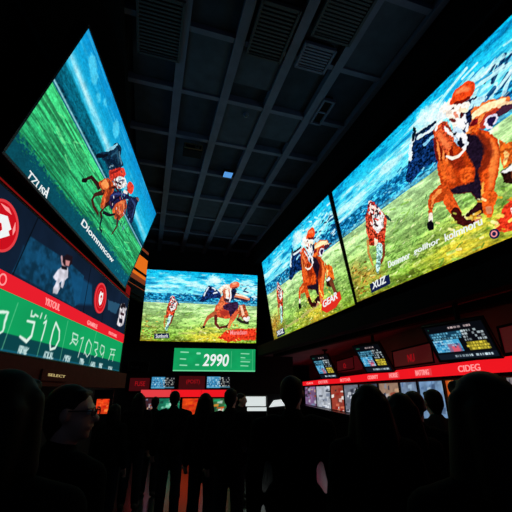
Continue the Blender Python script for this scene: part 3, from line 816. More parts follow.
cv.dabs(60, (.0, .98, .52, .80), .012, [(120, 230, 150), (20, 110, 70), (14, 90, 66), (80, 210, 120)], .02, 60, .55, 9)
cv.dabs(34, (.78, .98, .70, .96), .010, [(20, 150, 150), (10, 50, 70), (60, 190, 170)], 1.0, 61, .6, 1.5)
for p_, w_ in (([(0.073, 0.085), (0.092, 0.102), (0.111, 0.119)], .09), ([(0.165, 0.158), (0.173, 0.163)], .05), ([(0.202, 0.116), (0.209, 0.119)], .045), ([(0.315, 0.104), (0.331, 0.122)], .10)):
    cv.stroke(p_, w_, (90, 206, 234), soft=3, rough=3, alpha=.7)
# riders on the left board
B2 = 2.0
cv.poly([(0.295, 0.440), (0.311, 0.377), (0.349, 0.293), (0.356, 0.195), (0.372, 0.149), (0.411, 0.137), (0.427, 0.189), (0.477, 0.199), (0.454, 0.286), (0.406, 0.394), (0.354, 0.388), (0.327, 0.405)], (14, 42, 66), 1, B2, tex=.3)
cv.stroke([(0.330, 0.318), (0.360, 0.234), (0.371, 0.172)], [.02, .03, .02], (130, 190, 210), rough=2)
cv.stroke([(0.300, 0.434), (0.332, 0.378), (0.348, 0.331)], [.03, .03, .02], (10, 16, 30), rough=1)
cv.stroke([(0.300, 0.667), (0.327, 0.592), (0.358, 0.581), (0.394, 0.575)], [.022, .03, .035, .05], (44, 22, 22), rough=1)
cv.stroke([(0.295, 0.677), (0.312, 0.652)], .03, (20, 14, 20))
cv.poly([(0.379, 0.554), (0.402, 0.474), (0.441, 0.415), (0.479, 0.414), (0.504, 0.481), (0.510, 0.577), (0.485, 0.657), (0.462, 0.677), (0.444, 0.614), (0.438, 0.563), (0.398, 0.568)], (190, 76, 34), 1, B2, tex=.2)
cv.poly([(0.395, 0.538), (0.411, 0.475), (0.442, 0.475), (0.440, 0.535), (0.415, 0.560)], (240, 124, 62), 2, B2, tex=.2)
cv.stroke([(0.432, 0.568), (0.393, 0.654), (0.392, 0.703), (0.420, 0.728), (0.467, 0.734)], [.05, .035, .03, .026, .022], (60, 28, 24), rough=1)
cv.stroke([(0.503, 0.565), (0.483, 0.646), (0.479, 0.702), (0.501, 0.727)], [.05, .035, .03, .03], (50, 20, 22), rough=1)
cv.poly([(0.538, 0.518), (0.564, 0.449), (0.612, 0.357), (0.653, 0.401), (0.659, 0.485), (0.639, 0.573), (0.598, 0.606), (0.553, 0.588)], (196, 84, 44), 1, B2, tex=.2)
cv.stroke([(0.618, 0.575), (0.644, 0.629), (0.633, 0.730)], [.05, .03, .025], (70, 30, 30), rough=1)
cv.stroke([(0.503, 0.729), (0.521, 0.804), (0.548, 0.812)], [.03, .025, .02], (16, 40, 44), rough=2)
cv.stroke([(0.497, 0.678), (0.546, 0.640), (0.582, 0.580)], [.03, .03, .02], (20, 22, 30), rough=1)
cv.poly([(0.484, 0.532), (0.498, 0.451), (0.553, 0.363), (0.610, 0.286), (0.638, 0.318), (0.584, 0.413), (0.550, 0.517), (0.546, 0.588), (0.507, 0.581)], (24, 24, 62), 1, B2, tex=.3)
cv.poly([(0.626, 0.309), (0.708, 0.192), (0.731, 0.192), (0.734, 0.284), (0.763, 0.380), (0.768, 0.453), (0.704, 0.460), (0.649, 0.395)], (22, 30, 62), 1, B2 * 1.5, tex=.3)
cv.poly([(0.406, 0.394), (0.441, 0.289), (0.486, 0.210), (0.523, 0.218), (0.517, 0.273), (0.478, 0.351), (0.453, 0.415), (0.423, 0.425)], (206, 52, 40), 1, B2, tex=.2)
cv.poly([(0.456, 0.390), (0.481, 0.313), (0.529, 0.246), (0.567, 0.258), (0.551, 0.336), (0.510, 0.406), (0.474, 0.422)], (232, 226, 222), 1, B2, tex=.25)
cv.stroke([(0.479, 0.257), (0.497, 0.241)], .055, (226, 70, 50), rough=1)
cv.stroke([(0.475, 0.389), (0.521, 0.334)], .02, (60, 20, 30), rough=2)
cv.stroke([(0.459, 0.488), (0.491, 0.416), (0.527, 0.406)], .02, (60, 20, 20), rough=2)
cv.stroke([(0.591, 0.247), (0.621, 0.232)], [.10, .10], (232, 66, 44), rough=1, tex=.15)
cv.stroke([(0.569, 0.338), (0.598, 0.315)], .03, (236, 226, 224), rough=2)
for p_, w_, c_, al in (([(0.401, 0.534), (0.413, 0.494), (0.438, 0.492)], .05, (252, 160, 90), .8), ([(0.438, 0.451), (0.469, 0.472), (0.484, 0.553)], .05, (110, 36, 22), .8), ([(0.450, 0.585), (0.478, 0.603), (0.478, 0.653)], .03, (234, 130, 80), .7),
                       ([(0.455, 0.521), (0.473, 0.570), (0.485, 0.624)], .025, (120, 44, 26), .8), ([(0.396, 0.556), (0.427, 0.566)], .025, (150, 60, 34), .8), ([(0.574, 0.465), (0.604, 0.411), (0.632, 0.443)], .04, (240, 140, 84), .7),
                       ([(0.561, 0.534), (0.598, 0.570), (0.638, 0.548)], .03, (110, 40, 28), .8), ([(0.613, 0.379), (0.644, 0.426), (0.649, 0.493)], .03, (120, 40, 30), .8), ([(0.590, 0.492), (0.618, 0.520)], .03, (250, 170, 120), .6),
                       ([(0.494, 0.507), (0.527, 0.433), (0.588, 0.349)], .025, (60, 80, 150), .7), ([(0.523, 0.536), (0.537, 0.472), (0.566, 0.406)], .025, (10, 10, 26), .9), ([(0.655, 0.293), (0.714, 0.277), (0.739, 0.388)], .03, (50, 80, 130), .7),
                       ([(0.700, 0.213), (0.731, 0.202)], .03, (140, 90, 80), .8), ([(0.459, 0.395), (0.494, 0.400), (0.528, 0.367)], .02, (150, 60, 60), .8), ([(0.423, 0.384), (0.447, 0.320), (0.465, 0.265)], .025, (120, 20, 26), .8),
                       ([(0.497, 0.340), (0.524, 0.284)], .02, (60, 60, 90), .8), ([(0.371, 0.294), (0.393, 0.209), (0.434, 0.236)], .03, (40, 90, 116), .7), ([(0.361, 0.354), (0.399, 0.302), (0.441, 0.289)], .03, (6, 20, 40), .8),
                       ([(0.404, 0.186), (0.429, 0.202), (0.458, 0.213)], .02, (120, 170, 190), .6), ([(0.394, 0.374), (0.411, 0.322)], .02, (160, 190, 200), .6)):
    cv.stroke(p_, [w_ * .6] + [w_] * (len(p_) - 1), c_, rough=2, alpha=al)
cv.dabs(46, (.50, .66, .34, .56), .011, [(240, 236, 240), (16, 20, 40), (200, 70, 50), (100, 40, 40), (30, 50, 100)], .6, 63, .8, 1.5)
cv.dabs(34, (.60, .74, .40, .62), .012, [(20, 30, 70), (16, 20, 40), (90, 130, 180), (14, 60, 80)], 1.2, 64, .8, 1.8)
cv.dabs(22, (.44, .60, .24, .40), .012, [(16, 40, 60), (100, 170, 190), (10, 20, 40)], .3, 65, .8, 2)
cv.paint_finish(66, .12, 1.05)
b = Board('video_screen', 'tilted screen high on the left wall showing horses racing over bright green turf', 'screen',
          (-2.15, 3.14, 5.99), 95.1, -.8, 14.7, 4.96, 2.05, depth=.16, group='large racing screens')
b.display(cv)
c = [(0.397, 0.925), (0.748, 0.930)]
b.text('caption', 'Diommncow', c[0], c[1], .050, 'white_lit', bold=.008)
c = [(0.088, 1.014), (0.183, 1.022)]
b.text('corner_lettering', 'TZUSF', (c[0][0], c[0][1] - .012), (c[1][0], c[1][1] - .012), .046, 'white_lit', bold=.002)
c = [(0.187, 1.005), (0.175, 0.936)]
b.plate('bracket_mark', [(c[0][0], c[0][1]), (c[0][0] + .004, c[0][1]), (c[1][0] + .004, c[1][1]), (c[1][0], c[1][1])], 'white_lit')

# ---- odds board on the left wall
cv = Canvas(620, 174, (16, 30, 50))
cv.noise_fields(71, (20, 70))
n1 = fbm(174, 620, 3, 10, 72, 4)
cv.c *= (.75 + .5 * n1[..., None])
bl = (20, 78, 116)
cv.poly([(0.261, 0.173), (0.440, 0.135), (0.549, 0.155), (0.555, 0.430), (0.523, 0.496), (0.235, 0.485)], (16, 62, 92), 1, 0, tex=.25)
cv.poly([(0.249, 0.274), (0.419, 0.216), (0.426, 0.273), (0.247, 0.349)], (20, 84, 124), 3, 0, alpha=.6)
cv.poly([(0.460, 0.198), (0.615, 0.182), (0.640, 0.380), (0.526, 0.465)], (18, 80, 122), 3, 0, alpha=.8)
cv.poly([(0.768, 0.212), (0.901, 0.151), (0.871, 0.308), (0.783, 0.324)], (50, 104, 136), 1, 2, alpha=.7)
for q_ in ([(0.273, 0.002), (0.238, 0.511)], [(0.585, 0.014), (0.586, 0.558)], [(0.731, 0.011), (0.744, 0.566)], [(0.911, 0.030), (0.903, 0.550)]):
    cv.stroke(q_, .012, (6, 10, 18))
# man in white standing with an arm raised
cv.poly([(0.385, 0.348), (0.400, 0.269), (0.415, 0.224), (0.448, 0.194), (0.458, 0.273), (0.445, 0.321), (0.441, 0.392), (0.430, 0.391), (0.429, 0.338), (0.419, 0.368), (0.429, 0.407), (0.421, 0.468), (0.400, 0.477), (0.397, 0.439), (0.405, 0.364), (0.388, 0.360)], (214, 212, 224), 1, 1, tex=.12)
cv.stroke([(0.405, 0.145), (0.415, 0.191), (0.428, 0.207)], [.03, .03, .04], (200, 160, 165))
cv.poly([(0.411, 0.138), (0.429, 0.080), (0.460, 0.064), (0.465, 0.127), (0.450, 0.180), (0.427, 0.198), (0.414, 0.178)], (30, 18, 26), 1, 1)
cv.poly([(0.427, 0.143), (0.451, 0.122), (0.450, 0.174), (0.433, 0.187)], (206, 140, 140), 1, 0)
cv.stroke([(0.418, 0.224), (0.440, 0.208)], .03, (16, 16, 26))
# second portrait
cv.poly([(0.905, 0.213), (0.915, 0.135), (0.957, 0.100), (0.986, 0.148), (0.985, 0.273), (0.975, 0.390), (0.935, 0.436), (0.898, 0.427), (0.903, 0.320)], (206, 200, 206), 1, 1.5, tex=.3)
cv.poly([(0.909, 0.187), (0.927, 0.116), (0.966, 0.101), (0.978, 0.155), (0.944, 0.160), (0.928, 0.205)], (26, 18, 24), 1, 1)
cv.stroke([(0.926, 0.261), (0.966, 0.249)], .035, (60, 30, 40))
cv.stroke([(0.924, 0.358), (0.952, 0.350)], .06, (30, 26, 40))
# green odds field and its dark lower strip
cv.rect(0, 1, .615, .885, (18, 170, 98))
g_ = np.clip((V[:1, :1] * 0 + 1), 0, 1)
gm = ((cv.V > .615) & (cv.V < .885)).astype(float) * (.35 * (fbm(174, 620, 4, 9, 75, 3)))
cv.blend(gm, (10, 120, 70))
cv.rect(0, 1, .885, 1.0, (10, 66, 72))
cv.rect(0, 1, .985, 1.0, (18, 90, 110))
WHT = (226, 244, 232)
for q_ in ([(0.277, 0.666), (0.263, 0.987)], [(0.398, 0.688), (0.390, 0.991)], [(0.504, 0.643), (0.501, 0.990)], [(0.712, 0.607), (0.692, 0.978)]):
    cv.stroke(q_, .007, (120, 214, 160), alpha=.8)
S1 = .018
cv.stroke([(0.323, 0.762), (0.351, 0.756), (0.351, 0.857), (0.337, 0.904), (0.310, 0.882)], [S1, S1 * 1.2, S1 * 1.4, S1 * 1.6, S1], WHT)
cv.stroke([(0.389, 0.735), (0.398, 0.713), (0.397, 0.794), (0.394, 0.867)], S1, WHT)
cv.stroke([(0.443, 0.696), (0.469, 0.754), (0.476, 0.828), (0.464, 0.901), (0.443, 0.922), (0.435, 0.872), (0.437, 0.772), (0.443, 0.696)], S1 * 1.2, WHT)
cv.stroke([(0.331, 0.681), (0.332, 0.719), (0.344, 0.714), (0.346, 0.697), (0.359, 0.703)], S1 * .8, WHT)
cv.stroke([(0.372, 0.670), (0.370, 0.707)], S1 * .8, WHT)
cv.stroke([(0.391, 0.673), (0.389, 0.698)], S1 * .8, WHT)
cv.stroke([(0.231, 0.765), (0.254, 0.754), (0.250, 0.804), (0.252, 0.869), (0.246, 0.892)], S1, WHT, rough=2)
for q_ in ([(0.546, 0.730), (0.580, 0.736), (0.579, 0.780), (0.550, 0.784), (0.546, 0.730)], [(0.548, 0.794), (0.578, 0.828), (0.586, 0.786)], [(0.540, 0.835), (0.550, 0.812)], [(0.603, 0.754), (0.619, 0.736), (0.610, 0.864), (0.605, 0.933)], [(0.661, 0.736), (0.688, 0.782), (0.686, 0.866), (0.668, 0.913), (0.647, 0.870), (0.648, 0.788), (0.661, 0.736)], [(0.656, 0.754), (0.643, 0.891)], [(0.708, 0.741), (0.738, 0.738), (0.742, 0.803), (0.722, 0.822), (0.746, 0.868), (0.728, 0.895)], [(0.772, 0.746), (0.803, 0.757), (0.805, 0.814), (0.786, 0.855), (0.767, 0.816), (0.772, 0.746)], [(0.805, 0.814), (0.800, 0.884)], [(0.867, 0.756), (0.923, 0.747)], [(0.884, 0.761), (0.862, 0.890)], [(0.875, 0.820), (0.920, 0.811)], [(0.910, 0.777), (0.907, 0.890)]):
    cv.stroke(q_, S1 * .75, WHT, alpha=.95)
for q_ in ([(0.315, 0.967), (0.347, 0.969)], [(0.418, 0.970), (0.462, 0.968)], [(0.524, 0.966), (0.557, 0.966)], [(0.623, 0.966), (0.649, 0.969)], [(0.708, 0.974), (0.742, 0.977)], [(0.778, 0.974), (0.807, 0.973)], [(0.870, 0.989), (0.914, 0.986)]):
    (ua, va), (ub, vb) = q_
    g = np.random.default_rng(int(ua * 999))
    for i in range(7):
        f = (i + g.uniform(.1, .6)) / 7
        x_, y_ = ua + (ub - ua) * f, va + (vb - va) * f
        cv.stroke([(x_, y_ - .022), (x_ + g.normal(0, .003), y_ + .022)], .012, (200, 228, 226), alpha=.9)
        cv.stroke([(x_, y_ + g.choice([-.02, 0, .02])), (x_ + .006, y_ + g.choice([-.02, 0, .02]))], .012, (200, 228, 226), alpha=.9)
b = Board('odds_board', 'long betting odds board on the left wall with red strip and green odds', 'odds board',
          (-2.80, 2.50, 3.81), 94.1, 0, 0, 6.23, 1.74, depth=.12, rim=.02)
b.display(cv)
box_obj('title_strip', -b.w / 2, b.w / 2, -.012, -.002, b.z(.622), b.z(.508), 'red_face', b.root, bevel=.002)


def strip_text(body, a, c, hgt):
    text_obj('strip_lettering', body, b.x(a[0]), b.z(a[1]), b.x(c[0]), b.z(c[1]), hgt, -.014, 'pink_lit', b.root, bold=.01)


q_ = [(0.369, 0.609), (0.442, 0.599)]
strip_text('YRTOUL', (q_[0][0], .598), (q_[1][0], .598), .10)
q_ = [(0.621, 0.607), (0.703, 0.601)]
strip_text('GAMBLE', (q_[0][0], .60), (q_[1][0], .60), .08)
q_ = [(0.817, 0.584), (0.907, 0.574)]
strip_text('FIXTURE', (q_[0][0], .595), (q_[1][0], .595), .06)
q_ = [(0.204, 0.596), (0.219, 0.594)]
disc_obj('strip_emblem', b.x(q_[1][0]) - .05, b.z(.565), .07, -.016, -.012, 'pink_lit', b.root, inner=.052)
for cu_, cvv, kind_ in ((.170, .246, 0), ([(0.693, 0.249), (0.015, -1.058)][0][0], .255, 1)):
    X, Z = b.x(cu_), b.z(cvv)
    rd = .30
    ro = disc_obj('roundel', X, Z, rd, -.016, -.002, 'red_disc', b.root)
    disc_obj('roundel_rim', X, Z, rd, -.022, -.014, 'red_rim', ro, inner=rd * .90)
    if kind_ == 0:
        plate_obj('emblem', [(X - .20, Z + .07), (X + .04, Z + .14), (X + .16, Z + .03), (X + .12, Z - .01), (X + .16, Z - .05), (X + .02, Z - .15), (X - .06, Z - .14), (X + .02, Z - .04), (X - .02, Z + .02), (X - .18, Z)], -.020, -.015, 'white_lit', ro)
        plate_obj('gloss_mark', [(X - .12, Z + .22), (X + .02, Z + .235), (X + .10, Z + .19), (X - .02, Z + .19)], -.020, -.015, 'pink_lit', ro)
        plate_obj('gloss_mark', [(X + .20, Z + .14), (X + .235, Z + .05), (X + .215, Z - .02), (X + .19, Z + .04)], -.020, -.015, 'pink_lit', ro)
    else:
        disc_obj('inner_ring', X, Z, .20, -.019, -.015, 'red_rim', ro, inner=.185)
        plate_obj('emblem', [(X - .05, Z + .13), (X, Z + .10), (X + .08, Z + .13), (X + .11, Z + .02), (X + .07, Z - .10), (X, Z - .15), (X - .08, Z - .08), (X - .10, Z + .03)], -.020, -.015, 'white_lit', ro)
        text_obj('number', '9', X - .04, Z - .08, X + .05, Z - .08, .14, -.0205, 'red_disc', ro, bold=.03)
OB = b
u_, v_, n_ = panel_axes(94.1, 0, 0)


def on_odds(x, y, z):
    return OB.root.matrix_world @ Vector((x, y, z))


# ledge lights above the odds board: two thin red edge lights
e = empty('ledge_light', 'thin red glowing edge light running along the top of the odds board', 'light strip', matrix=OB.root.matrix_world)
box_obj('light_line', -3.1, 3.08, -.03, -.014, OB.h + .030, OB.h + .044, 'red_thread', e, bevel=.002)
box_obj('end_glow', 2.80, 3.10, -.02, .0, OB.h + .09, OB.h + .30, 'red_thread', e, bevel=.002)
box_obj('end_block', 2.78, 3.12, .0, .12, OB.h + .075, OB.h + .32, 'black', e)
box_obj('ledge', -3.12, 3.1, -.03, .12, OB.h + .0445, OB.h + .075, 'black', e, bevel=.004)

# ---- green scoreboard
cv = Canvas(330, 90, (18, 158, 92))
cv.c *= (.93 + .14 * fbm(90, 330, 4, 10, 81, 3)[..., None])
for i, (v0, L0) in enumerate(((.17, .10), (.47, .07), (.74, .09))):
    cv.stroke([(.08, v0), (.08 + L0 * .9, v0 + .01)], .05, (170, 232, 196), alpha=.9)
for v0, L0 in ((.20, .10), (.38, .05), (.56, .11), (.74, .09)):
    cv.stroke([(.82, v0), (.82 + L0, v0 + .01)], .045, (170, 232, 196), alpha=.85)
cv.stroke([(.28, .22), (.31, .22)], .09, (150, 226, 186))
cv.stroke([(.27, .72), (.30, .72)], .07, (150, 226, 186))
cv.stroke([(.70, .1), (.70, .85)], .012, (120, 214, 160))
cv.stroke([(.965, .04), (.965, .94)], .012, (120, 214, 160))
cv.stroke([(.82, .48), (.95, .48)], .012, (120, 214, 160))
cv.rect(0, 1, .95, 1, (110, 220, 160))
b = Board('scoreboard', 'green scoreboard showing 2990 under the middle back screen', 'scoreboard', (-2.64, 11.65, 2.93), 8.8, 0, 5, 2.65, .71, depth=.10, rim=.015)
b.display(cv)
box_obj('wall_bracket', -.5, .5, .09, .62, .2, .5, 'black', b.root)
b.text('digits', '2990', (.35, .78), (.67, .78), .54, 'white_lit', bold=.018, shear=.15)

# --------------------------------------------------------- the room itself


def struct(name, mesh, material):
    return tag(obj(name, mesh, material), kind='structure')


def slab(name, pts, z0, z1, material):
    bm = bmesh.new()
    a = [bm.verts.new((x, y, z0)) for x, y in pts]
    c = [bm.verts.new((x, y, z1)) for x, y in pts]
    bm.faces.new(a)
    bm.faces.new(c)
    n = len(pts)
    for i in range(n):
        bm.faces.new((a[i], a[(i + 1) % n], c[(i + 1) % n], c[i]))
    return struct(name, bm_mesh(bm, name), material)


def wall(name, p, q, z0, z1, t, material):
    d = Vector((q[0] - p[0], q[1] - p[1], 0)).normalized()
    n = Vector((d.y, -d.x, 0)) * t
    return slab(name, [(p[0], p[1]), (q[0], q[1]), (q[0] + n.x, q[1] + n.y), (p[0] + n.x, p[1] + n.y)], z0, z1, material)


ZC = 6.65
slab('floor', [(-5.2, -2.5), (6.0, -2.5), (6.0, 19.0), (-5.2, 19.0)], -.1, 0, 'floor')
slab('ceiling', [(-5.2, -2.5), (6.0, -2.5), (6.0, 16.5), (-5.2, 16.5)], ZC + .16, ZC + .3, 'tile')
wall('wall_left', (-4.62, 13.3), (-2.95, -2.3), 0, ZC + .16, .15, 'wall')
wall('wall_back', (-5.0, 12.30), (1.35, 13.341), 0, ZC + .16, -.15, 'wall')
wall('wall_back_upper', (1.35, 13.341), (5.8, 14.07), 2.80, ZC + .16, -.15, 'wall')
wall('wall_back_corridor', (1.5, 18.6), (5.8, 18.6), 0, 3.0, -.15, 'wall')
wall('wall_side_corridor', (1.35, 13.36), (1.35, 18.7), 0, 3.0, -.12, 'wall')
# upper right: bulkhead beside the ceiling field, wall behind the screens
BD = Vector((-.305, .952, 0)).normalized()
E0 = Vector((1.92, 5.79, 0))
nE = Vector((BD.y, -BD.x, 0))


def along(p, k):
    return (p.x + BD.x * k, p.y + BD.y * k)


p0, p1 = E0 - BD * 8.0, E0 + BD * 7.0
wall('trim_1', (p0.x, p0.y), (p1.x, p1.y), 5.95, ZC + .16, 0.9, 'black')
q0, q1 = p0 + nE * .9, p1 + nE * .9
wall('wall_right', (q0.x, q0.y), (q1.x, q1.y), 3.0, ZC + .16, .15, 'wall')
# soffit under the right screens
pa, pb = E0 - BD * 8.0 + nE * .16, E0 + BD * 6.6 + nE * .16
slab('trim_2', [(pa.x, pa.y), (pb.x, pb.y), (.2, 18.7), (5.8, 18.7), (5.8, -2.3)], 2.80, 3.0, 'soffit')
wall('trim_3', ((pa - nE * .04).x, (pa - nE * .04).y), ((pb - nE * .04).x, (pb - nE * .04).y), 2.72, 3.04, .22, 'black')
pc, pd = pa + nE * .55, pb + nE * .55
wall('trim_4', (pc.x, pc.y), (pd.x, pd.y), 2.70, 2.82, .16, 'black')
# lower right betting-shop wall
SA, SB = Vector((2.965, 4.2, 0)), Vector((2.191, 17.718, 0))
SD = (SB - SA).normalized()
SN = Vector((-SD.y, SD.x, 0))          # points left, into the room


def shop(px, py):
    """point of the shop front seen at that spot"""
    r = ray(px, py)
    k = (SA - EYE).dot(SN) / r.dot(SN)
    return EYE + r * k


s0, s1 = SA - SD * 6.0 - SN * .35, SA + SD * 13.5 - SN * .35
wall('wall_right_lower', (s0.x, s0.y), (s1.x, s1.y), 0, 2.9, .12, 'shopwall')
# left: lower wall under the odds board and the bulkhead behind the boards
lp0, lp1 = on_odds(-3.1, .16, 0), on_odds(3.1, .16, 0)
wall('trim_5', (lp1.x, lp1.y), (lp0.x, lp0.y), 1.70, 2.02, -.35, 'brown')
wall('trim_6', (lp1.x - .02, lp1.y), (lp0.x - .02, lp0.y), 2.02, 6.3, .20, 'black')

# ceiling: beams and recessed panels
D = Vector((-.288, .958, 0)).normalized()
Ev = Vector((D.y, -D.x, 0))
PIT, S0 = .84, .03


def cg(s, t, z):
    return Vector((Ev.x * s + D.x * t, Ev.y * s + D.y * t, z))


def grid_box(bm, s0, s1, t0, t1, z0, z1):
    vs = [bm.verts.new(cg(s, t, z)) for s in (s0, s1) for t in (t0, t1) for z in (z0, z1)]
    for f in [(0, 1, 3, 2), (4, 6, 7, 5), (0, 4, 5, 1), (2, 3, 7, 6), (0, 2, 6, 4), (1, 5, 7, 3)]:
        bm.faces.new([vs[i] for i in f])


S_EDGE = 3.42
bm = bmesh.new()
for k in range(0, 4):
    s = S0 + PIT * k
    grid_box(bm, s - .075, s + .075, -1.5, 13.2, ZC, ZC + .17)
TP, T0 = 1.22, 4.99
for j in range(-4, 7):
    t = T0 + TP * j
    grid_box(bm, S0 - .84, S_EDGE, t - .045, t + .045, ZC + .015, ZC + .165)
grid_box(bm, S_EDGE - .06, S_EDGE + .04, -1.5, 13.2, ZC - .03, ZC + .17)
struct('trim_7', bm_mesh(bm, 'ceiling_beams'), 'beam')
bm = bmesh.new()
grid_box(bm, S0 - 3.2, S0 - .84, -1.5, 13.2, ZC - .25, ZC + .16)
struct('trim_8', bm_mesh(bm, 'left_bulkhead'), 'black')
bm = bmesh.new()
bp = bmesh.new()
for k in range(-1, 4):
    for j in range(-4, 7):
        sa, sb = S0 + PIT * k + .075, S0 + PIT * (k + 1) - .075
        if k == 3:
            sb = S_EDGE - .06
        ta, tb = T0 + TP * j + .045, T0 + TP * (j + 1) - .045
        h_ = random.random()
        tgt = bp if h_ > .7 else bm
        z = ZC + (.05 if h_ > .7 else .10 + .04 * random.random())
        grid_box(tgt, sa + .01, sb - .01, ta + .01, tb - (.01 if h_ < .85 else .38), z, ZC + .165)
struct('ceiling_tiles', bm_mesh(bm, 'ceiling_tiles'), 'tile')
struct('ceiling_tiles_pale', bm_mesh(bp, 'ceiling_tiles_pale'), 'tile_pale')


def ceiling_thing(name, label, cat, px, py, group=None):
    p = at_z(px, py, ZC)
    return empty(name, label, cat, (p.x, p.y, ZC - .01), math.atan2(D.y, D.x) - math.pi / 2, group)


def vent(px, py, w, l, label, n=12, m='grille', name='ceiling_vent'):
    e = ceiling_thing(name, label, 'vent', px, py, 'ceiling vents')
    bm = bmesh.new()
    for a in (-1, 1):
        add_box(bm, a * w / 2 - .02, a * w / 2 + .02, -l / 2 - .02, l / 2 + .02, -.03, .04, .004)
        add_box(bm, -w / 2, w / 2, a * l / 2 - .02, a * l / 2 + .02, -.03, .04, .004)
    obj('vent_frame', bm_mesh(bm, 'vent_frame'), m, e)
    bm = bmesh.new()
    for i in range(n):
        y = -l / 2 + l * (i + .5) / n
        add_box(bm, -w / 2 + .02, w / 2 - .02, y - .016, y + .016, -.012, .01)
    obj('slats', bm_mesh(bm, 'slats'), m, e)
    box_obj('duct', -w / 2 + .01, w / 2 - .01, -l / 2 + .01, l / 2 - .01, .015, .15, 'black', e)
    return e


vent(272, 33, .55, .85, 'large slatted ceiling vent near the top of the picture, left of the square one', 14)
vent(315, 58, .50, .42, 'small square ceiling vent with pale frame below the large slatted ones', 8, 'beam')
vent(345, 12, .62, .85, 'slatted ceiling vent at the top edge, farthest right of the ceiling vents', 16)
vent(322, 112, .20, .60, 'narrow slot vent in the ceiling beside the right bulkhead edge', 1, 'beam')
vent(160, 28, .62, .95, 'slatted ceiling vent farthest left, above the tilted left screen', 16)
e = ceiling_thing('projector', 'gold-trimmed black projector box hung under the ceiling left of the blue lamp', 'projector', 193, 146)
e.location.z = ZC - .15
box_obj('body', -.20, .20, -.14, .14, -.06, .10, 'black', e, bevel=.012)
frame_obj('front_trim', .34, .09, .02, -.165, -.14, 'gold', e, zc=.02)
disc_obj('lens', .08, .02, .045, -.185, -.14, 'metal', e, inner=.03)
disc_obj('lens_glass', .08, .02, .03, -.165, -.145, 'lens', e)
bm = bmesh.new()
add_box(bm, -.03, .03, -.03, .03, .098, .17, .004)
add_box(bm, -.14, .14, -.02, .02, .12, .15, .004)
obj('mount', bm_mesh(bm, 'mount'), 'gold', e)
e = ceiling_thing('ceiling_lamp', 'small square blue-lit lamp in the ceiling', 'lamp', 228, 173)
e.location.z = ZC - .05
box_obj('lamp_body', -.13, .13, -.13, .13, 0, .07, 'black', e)
box_obj('diffuser', -.105, .105, -.11, .11, -.014, .001, 'blue_lit', e)
e = ceiling_thing('smoke_detector', 'small round smoke detector on the ceiling right of the beam', 'detector', 246, 115)
bm = bmesh.new()
bmesh.ops.create_cone(bm, cap_ends=True, segments=24, radius1=.045, radius2=.06, depth=.04)
obj('detector_base', bm_mesh(bm, 'detector_base'), 'beam', e)
bm = bmesh.new()
bmesh.ops.create_uvsphere(bm, u_segments=16, v_segments=8, radius=.03, matrix=Matrix.Translation((0, 0, -.02)))
obj('sensor', bm_mesh(bm, 'sensor', True), 'metal', e)

# ----------------------------------------------- right-hand betting shop front


def shop_matrix(p):
    """local x towards the camera along the shop front, z up, -y into the room"""
    x = -SD
    return Matrix(((x.x, -SN.x, 0, p.x), (x.y, -SN.y, 0, p.y), (0, 0, 1, p.z), (0, 0, 0, 1)))


FZ0, FZ1 = 1.856, 2.022
# fascia, split at its seams
fa = empty('fascia_sign', 'long glowing red fascia sign over the right-hand betting counters', 'sign', matrix=shop_matrix(Vector((SA.x, SA.y, FZ0))))
xs = lambda p: (p - SA).dot(-SD)
cuts = [xs(shop(303, 382)) + .0, xs(shop(334, 378)), xs(shop(362, 376)), xs(shop(410, 371)), xs(shop(443, 366)), 1.2]
for a, c in zip(cuts[:-1], cuts[1:]):
    box_obj('fascia_panel', a + .006, c - .006, -.02, .08, 0, FZ1 - FZ0, 'red_lit', fa, bevel=.004)
box_obj('fascia_back', cuts[0], cuts[-1], .08, .34, 0, FZ1 - FZ0 + .03, 'black', fa)
for a, c, body, mt in ((307, 313, 'GAN', 'pink_lit'), (319, 328, 'DETER', 'pink_lit'), (341, 351, 'BOTAR', 'pink_lit'), (369, 379, 'COUNTY', 'pink_lit'), (391, 399, 'HORSE', 'pink_lit'), (418, 431, 'BATTING', 'pink_lit'), (462, 484, 'CIDEG', 'pink_lit')):
    pa_, pb_ = xs(shop(a, 380)), xs(shop(c, 377))
    text_obj('fascia_lettering', body, pa_, .035, pb_, .035, .085, -.021, mt, fa, bold=.01)
for a, c in ((319, 328.5), (390.5, 400), (417.5, 433)):
    pa_, pb_ = xs(shop(a, 380)), xs(shop(c, 377))
    box_obj('name_plate', pa_ - .02, pb_ + .02, -.0205, -.0195, .02, .13, 'red_rim', fa, bevel=0)

# monitors over the fascia


def glyph_rows(cv, seed, u0, u1, v0, v1, rows, col, gap=.3, fill=.75):
    g = np.random.default_rng(seed)
    hh = (v1 - v0) / rows
    for r_ in range(rows):
        u = u0
        while u < u1 - .01:
            w_ = g.uniform(.012, .05)
            if g.random() < fill:
                cv.rect(u, min(u + w_, u1), v0 + hh * r_ + hh * gap * .5, v0 + hh * (r_ + 1) - hh * gap * .5, col, alpha=g.uniform(.5, 1))
            u += w_ + g.uniform(.006, .02)


